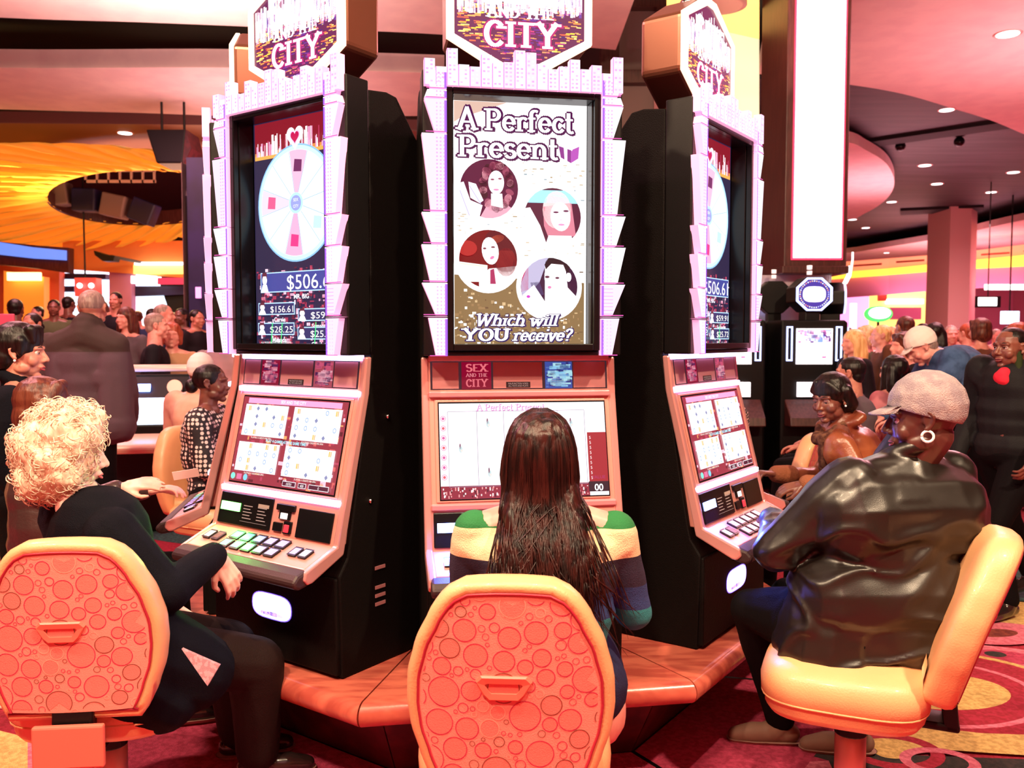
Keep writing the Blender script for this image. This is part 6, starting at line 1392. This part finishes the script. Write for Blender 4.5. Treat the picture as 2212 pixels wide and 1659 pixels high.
bag = Blob(); bag.ell((1.42, 4.22, .70), (.11, .08, .10)); bo = bag.build('handbag', mat('black_patent', (.01, .008, .008), .15), None, .01, 3, None, None); tag(bo, 'black handbag held on the lap of the woman in brown leather', 'bag')

# dotted blouse
def dotted():
    m = mat('dotted_blouse', (.02, .01, .015), .7); nt = m.node_tree; b = nt.nodes['Principled BSDF']; tc = nt.nodes.new('ShaderNodeTexCoord'); v = nt.nodes.new('ShaderNodeTexVoronoi'); v.inputs['Scale'].default_value = 38; v.inputs['Randomness'].default_value = .15
    nt.links.new(tc.outputs['Object'], v.inputs['Vector']); c = nt.nodes.new('ShaderNodeValToRGB'); c.color_ramp.interpolation = 'CONSTANT'; c.color_ramp.elements[0].color = (.85, .66, .60, 1); c.color_ramp.elements[1].position = .40; c.color_ramp.elements[1].color = (.012, .006, .01, 1)
    nt.links.new(v.outputs['Distance'], c.inputs[0]); nt.links.new(c.outputs[0], b.inputs['Base Color']); return m
person('woman with dark bun in white-dotted black blouse, behind the edge-on machine', -1.84, 5.25, -88, sex='f', skin='dark', hair=('bun', 'black'), sit=.53, top=dotted(), bottom=M['blackcloth2'], shoe=M['shoe'], vox=.010, bulk=1.12, sleeve_r=1.2, folds_=(.012, (9, 9, 9)), top_name='blouse')
# standing man in grey jacket, from behind
person('tall man in two-tone grey jacket with dark yoke, standing with his back turned at left', -2.71, 5.5, 4, H=1.87, skin='mid', hair=('buzz', 'grey'), top=zstripes('two_tone_jacket', [(.5, (.085, .045, .065)), (1.46, (.045, .022, .020)), (1.9, (.04, .02, .02))]), bottom=M['blackcloth2'], shoe=M['shoe'], vox=.012, bulk=1.08, sleeve_r=1.1, collar=.085, folds_=(.012, (11, 11, 2.2)),
       J=dict(head=(-2.66, 5.54, 1.735), neck=(-2.67, 5.5, 1.615), shL=(-2.92, 5.5, 1.51), shR=(-2.50, 5.5, 1.51), elL=(-2.99, 5.56, 1.22), elR=(-2.45, 5.56, 1.22), wrL=(-2.9, 5.75, 1.0), wrR=(-2.52, 5.75, 1.0)), xtra=[((-2.67, 5.48, 1.60), .10, (-2.67, 5.5, 1.645), .085), ((-2.67, 5.48, 1.56), .11, (-2.84, 5.5, 1.50), .10), ((-2.67, 5.48, 1.56), .11, (-2.52, 5.5, 1.50), .10), ((-2.82, 5.5, 1.3), .115, (-2.52, 5.5, 1.3), .115), ((-2.82, 5.5, 1.0), .13, (-2.52, 5.5, 1.0), .13), ((-2.82, 5.5, 1.4), .11, (-2.82, 5.5, 1.0), .12), ((-2.52, 5.5, 1.4), .11, (-2.52, 5.5, 1.0), .12)])
BEI = cloth('beige_jacket', (.85, .52, .38), .8, (.75, .42, .30)); WCAP = cloth('white_cotton_cap', (.95, .82, .78), .8)
person('seated player in beige jacket and white cap, back turned, left of the edge-on machine', -2.20, 6.05, -8, H=1.75, skin='fair', hair=('short', 'brown'), sit=.56, top=BEI, bottom=M['dtrous'], shoe=M['shoe'], vox=.012, bulk=1.15, sleeve_r=1.2, collar=True, cap=(WCAP, False), lean=.05)
SUIT = cloth('black_suit', (.012, .009, .014), .7); SHIRT = cloth('white_shirt', (.9, .75, .78), .7)
person('grey-haired man in black suit and white collar, in profile beside the man in grey jacket', -3.24, 7.9, -72, H=1.78, skin='fair', hair=('short', 'grey'), top=SUIT, bottom=SUIT, shoe=M['shoe'], vox=.012, bulk=1.05, collar=False)
person('bearded man with black head scarf and grey hoodie, facing us beside the edge-on machine', -2.42, 7.3, 172, H=1.72, skin='deep', hair=('short', 'black'), top=cloth('grey_hoodie', (.22, .17, .2), .9, (.5, .25, .28), cscale=2), bottom=SUIT, shoe=M['shoe'], vox=.012, bulk=1.1)
# patterned sweater sitter at right
def nordic():
    m = mat('patterned_knit', (.02, .01, .015), .85); nt = m.node_tree; b = nt.nodes['Principled BSDF']; tc = nt.nodes.new('ShaderNodeTexCoord'); v = nt.nodes.new('ShaderNodeTexBrick'); v.inputs['Scale'].default_value = 16
    v.inputs['Color1'].default_value = (.8, .55, .5, 1); v.inputs['Color2'].default_value = (.03, .01, .02, 1); v.inputs['Mortar'].default_value = (.02, .01, .015, 1); v.inputs['Mortar Size'].default_value = .06
    mp = nt.nodes.new('ShaderNodeMapping'); mp.inputs['Rotation'].default_value = (R(90), 0, R(30)); nt.links.new(tc.outputs['Object'], mp.inputs[0]); nt.links.new(mp.outputs[0], v.inputs['Vector']); nt.links.new(v.outputs['Color'], b.inputs['Base Color']); return m
person('sitter in black and white patterned sweater just right of the right wheel machine', 1.45, 5.8, 120, sex='f', skin='mid', hair=('short', 'brown'), sit=.50, top=nordic(), bottom=SUIT, shoe=M['shoe'], vox=.012, bulk=1.1, sleeve_r=1.2, lean=.10)

# ------------------------------------------------------------------ people further off
mb = MB(); mb.box(-15.9, -2.9, 10.4, 20.5, .001, .28); struct(mb.obj('floor_terrace', M['cp_brown']))
C_ = {k: cloth(k+'_coat', c, .8) for k, c in dict(black=(.015, .01, .015), brown=(.14, .05, .03), grey=(.12, .09, .11), navy=(.03, .04, .10), denim=(.05, .10, .24), red=(.5, .03, .06), tan=(.55, .30, .18), olive=(.09, .10, .05), pink=(.7, .25, .3), white=(.8, .65, .65)).items()}
GL, GRr = 'standing crowd on the left', 'standing crowd on the right'
def far(px, ytop, Y, yaw, lab, top='black', skin='fair', hair=('short', 'black'), sex='m', z0=0, sit=None, grp=None, vox=.018, **k):
    zc = CAMH+(730-ytop)/FPX*Y-z0; X = (px-1106)/FPX*Y
    H = None if sit else max(1.45, min(2.0, zc/.995*1.0))
    return person(lab, X, Y, yaw, z0=z0, H=H or 1.7, sit=sit, sex=sex, skin=skin, hair=hair, top=C_[top] if isinstance(top, str) else top, bottom=M['blackcloth2'], shoe=M['shoe'], vox=vox, group=grp, hands=Y < 9, **k)
far(36, 641, 9.6, 12, 'man in brown jacket with black hair, back turned, in front of the amber alcove', 'brown', 'dark', grp=GL)
far(74, 676, 8.4, 175, 'young woman with pulled-back hair facing us, below the amber alcove', 'black', 'mid', ('bun', 'black'), 'f', grp=GL)
far(8, 684, 9.0, -40, 'person with short dark hair at the left edge beside the pink-framed poster', 'grey', 'mid', grp=GL)
far(120, 648, 12.2, 200, 'dark-skinned person in olive coat left of the grey jacket man, under the red wall', 'olive', 'dark', grp=GL, z0=.28)
far(150, 640, 13.0, -20, 'dark figure just left of the grey jacket man’s head', 'black', 'dark', grp=GL, z0=.28)
far(86, 662, 14, 150, 'pale-faced person far back at the foot of the amber alcove', 'grey', 'fair', grp=GL, z0=.28)
far(254, 631, 12, 178, 'man in dark suit, white shirt and tie facing us before the bright window', SUIT, 'mid', ('short', 'black'), grp=GL, z0=.28)
far(222, 650, 13.4, 160, 'person in red top between the grey jacket man and the suited man', 'red', 'fair', ('long', 'brown'), 'f', grp=GL, z0=.28)
far(276, 664, 9.3, 160, 'woman in grey coat with shoulder-length hair right of the suited man with tie', 'grey', 'fair', ('long', 'brown'), 'f', grp=GL)
far(352, 656, 9.0, -75, 'bald man in profile behind the grey-haired man in suit', 'navy', 'fair', ('buzz', 'grey'), grp=GL)
far(330, 668, 12.5, 10, 'person in navy coat in front of the bright doorway', 'navy', 'mid', grp=GL, z0=.28)
far(372, 700, 8.2, 200, 'short woman with auburn hair behind the player in white cap', 'tan', 'fair', ('bob', 'red'), 'f', grp=GL)
far(395, 668, 11.6, 160, 'person in black coat left of the navy column', 'black', 'dark', grp=GL, z0=.28)
far(425, 672, 10.9, -120, 'person in black by the navy column notice', 'black', 'mid', grp=GL, z0=.28)
far(300, 672, 15, 30, 'small distant figure in white at the bright doorway', 'white', 'fair', ('short', 'brown'), grp=GL, z0=.28)
far(375, 676, 15.5, -30, 'small distant figure in black right of the doorway light', 'black', 'fair', ('short', 'brown'), grp=GL, z0=.28)
# right-hand crowd
far(1846, 716, 8.0, 100, 'woman with long blond hair in dark coat beside the octagon-topped machine', 'black', 'fair', ('long', 'blond'), 'f', grp=GRr, vox=.014)
far(1872, 706, 9.5, 60, 'blond woman in olive coat just behind the long-haired blonde', 'olive', 'fair', ('bob', 'blond'), 'f', grp=GRr)
far(1906, 704, 9.0, 80, 'fair-haired man in brown jacket below the oval sign', 'brown', 'fair', ('short', 'blond'), grp=GRr)
far(1886, 712, 11.5, 20, 'person in white top deep in the crowd under the oval sign', 'white', 'fair', ('short', 'brown'), grp=GRr)
far(1955, 684, 8.6, 15, 'tall man with grey-brown hair, back turned, right of the oval sign', 'brown', 'mid', ('short', 'brown'), grp=GRr)
far(1955, 722, 7.2, 95, 'woman with reddish-brown hair in profile behind the denim-shirted man', 'black', 'fair', ('bob', 'brown'), 'f', grp=GRr, vox=.014)
far(1992, 700, 10.5, 10, 'person with black hair in grey coat left of the white-capped man', 'grey', 'mid', grp=GRr)
far(2018, 700, 8.8, -20, 'dark-haired person in black directly behind the white cap', 'black', 'mid', ('long', 'black'), 'f', grp=GRr)
far(2052, 704, 10.5, 170, 'pink-faced man in tan coat at the foot of the pale column', 'tan', 'fair', ('buzz', 'grey'), grp=GRr)
far(2090, 700, 9.8, 30, 'person wearing a red hat at the foot of the pale column', 'red', 'fair', ('short', 'red'), grp=GRr)
far(2072, 712, 12.5, -60, 'person in pink behind the red hat', 'pink', 'fair', ('short', 'brown'), grp=GRr)
far(2118, 690, 8.4, 20, 'brown-haired woman behind the walking man’s shoulder', 'brown', 'fair', ('bob', 'brown'), 'f', grp=GRr)
far(2196, 700, 7.8, 165, 'woman with reddish hair and dark coat at the right edge', 'black', 'fair', ('long', 'red'), 'f', grp=GRr, vox=.014)
far(2215, 712, 10.5, 20, 'person in navy at the right edge of the crowd', 'navy', 'fair', ('short', 'brown'), grp=GRr)
for i, (px, yt, Y, yw, tp, sk, hr, lb) in enumerate([
    (1830, 708, 13, 30, 'red', 'fair', ('short', 'brown'), 'distant person in red beside the octagon-topped machine'), (1862, 714, 15, 150, 'grey', 'fair', ('short', 'grey'), 'distant grey-haired person left of the oval sign post'),
    (1925, 708, 13, 80, 'pink', 'fair', ('bob', 'blond'), 'distant blond person in pink under the shop front'), (1975, 706, 15, -40, 'white', 'fair', ('short', 'brown'), 'distant person in white under the shop front door'),
    (2030, 712, 16, 160, 'black', 'mid', ('short', 'black'), 'distant person in black left of the pale column'), (2108, 714, 15, 30, 'tan', 'fair', ('short', 'blond'), 'distant fair person right of the pale column'),
    (2150, 712, 14, 180, 'grey', 'fair', ('short', 'grey'), 'distant person under the hanging screen'), (2178, 706, 12, 20, 'black', 'dark', ('short', 'black'), 'distant dark figure under the small bluish board'), (1945, 716, 18, 10, 'navy', 'fair', ('short', 'brown'), 'very distant person in navy right of the oval sign')]):
    far(px, yt, Y, yw, lb, tp, sk, hr, grp=GRr)
far(1936, 764, 6.6, 25, 'seated person with long black hair and pink top, back turned, behind the denim cap', 'pink', 'fair', ('long', 'black'), 'f', sit=.55, vox=.012)
far(1845, 778, 6.2, 60, 'seated person in dark padded jacket behind the woman in brown leather', 'grey', 'mid', ('short', 'black'), sit=.55, vox=.012, bulk=1.15)
far(1985, 774, 7.4, 30, 'seated bald pink-headed person between the black hair and the denim shirt', 'pink', 'fair', ('buzz', 'grey'), sit=.60, vox=.014)
# bent man in denim shirt and white cap
X0 = (2060-1106)/FPX*6.0
J = dict(hip=(X0+.16, 6.0, .98), chest=(X0+.02, 6.0, 1.27), neck=(X0-.13, 6.0, 1.44), head=(X0-.225, 6.0, 1.485), shL=(X0-.08, 5.82, 1.41), shR=(X0-.04, 6.2, 1.41), elL=(X0-.22, 5.80, 1.10), elR=(X0-.2, 6.2, 1.1), wrL=(X0-.40, 5.95, 1.0), wrR=(X0-.40, 6.15, 1.0))
person('man in blue denim shirt and white cap bending forward to the left', X0+.16, 6.0, 88, J=J, H=1.75, skin='fair', hair=('short', 'grey'), top=cloth('blue_denim_shirt', (.07, .13, .28), .8, (.04, .08, .18), cscale=14), bottom=M['blackcloth2'], shoe=M['shoe'], vox=.012, bulk=1.6, sleeve_r=1.4, cap=(WCAP, False), head_yaw=80, head_pitch=-35, folds_=(.016, (7, 7, 7)), top_name='shirt')
# man walking past at the right edge
X1 = (2188-1106)/FPX*4.9
J = dict(head=(X1-.03, 4.88, 1.49), neck=(X1, 4.9, 1.36), knL=(X1-.16, 4.75, .50), anL=(X1-.10, 4.70, .10), knR=(X1+.06, 5.0, .50), anR=(X1+.26, 5.10, .14), wrL=(X1-.02, 4.62, .93), elL=(X1+.08, 4.62, 1.10))
wr_, _g, _m = person('smiling man with backpack strap and black jacket with red patch, walking past at the right', X1, 4.9, 118, J=J, H=1.70, skin='dark', hair=('buzz', 'black'), top=cloth('black_parka', (.012, .012, .014), .6), bottom=M['blackcloth2'], shoe=M['shoe'], vox=.009, bulk=1.2, sleeve_r=1.3, face=True, head_yaw=110, collar=True, folds_=(.012, (9, 9, 6)))
# seating heights follow the players: chairs are shared meshes, nothing to change here

b = Blob(); q = atY(2168, 815, 4.83); b.ell(q, (.05, .05, .06)); b.build('red_patch', cloth('red_badge', (.75, .03, .06), .7), wr_, .008, 2, folds(.01, (20, 20, 20)), (X1, 4.9, 0))
b = Blob(); b.chain([atY(2200, 742, 4.86), atY(2200, 800, 4.80), atY(2198, 870, 4.79)], [.022, .022, .022]); b.build('backpack_strap', cloth('olive_strap', (.025, .035, .012), .8), wr_, .008, 2, None, (X1, 4.9, 0))
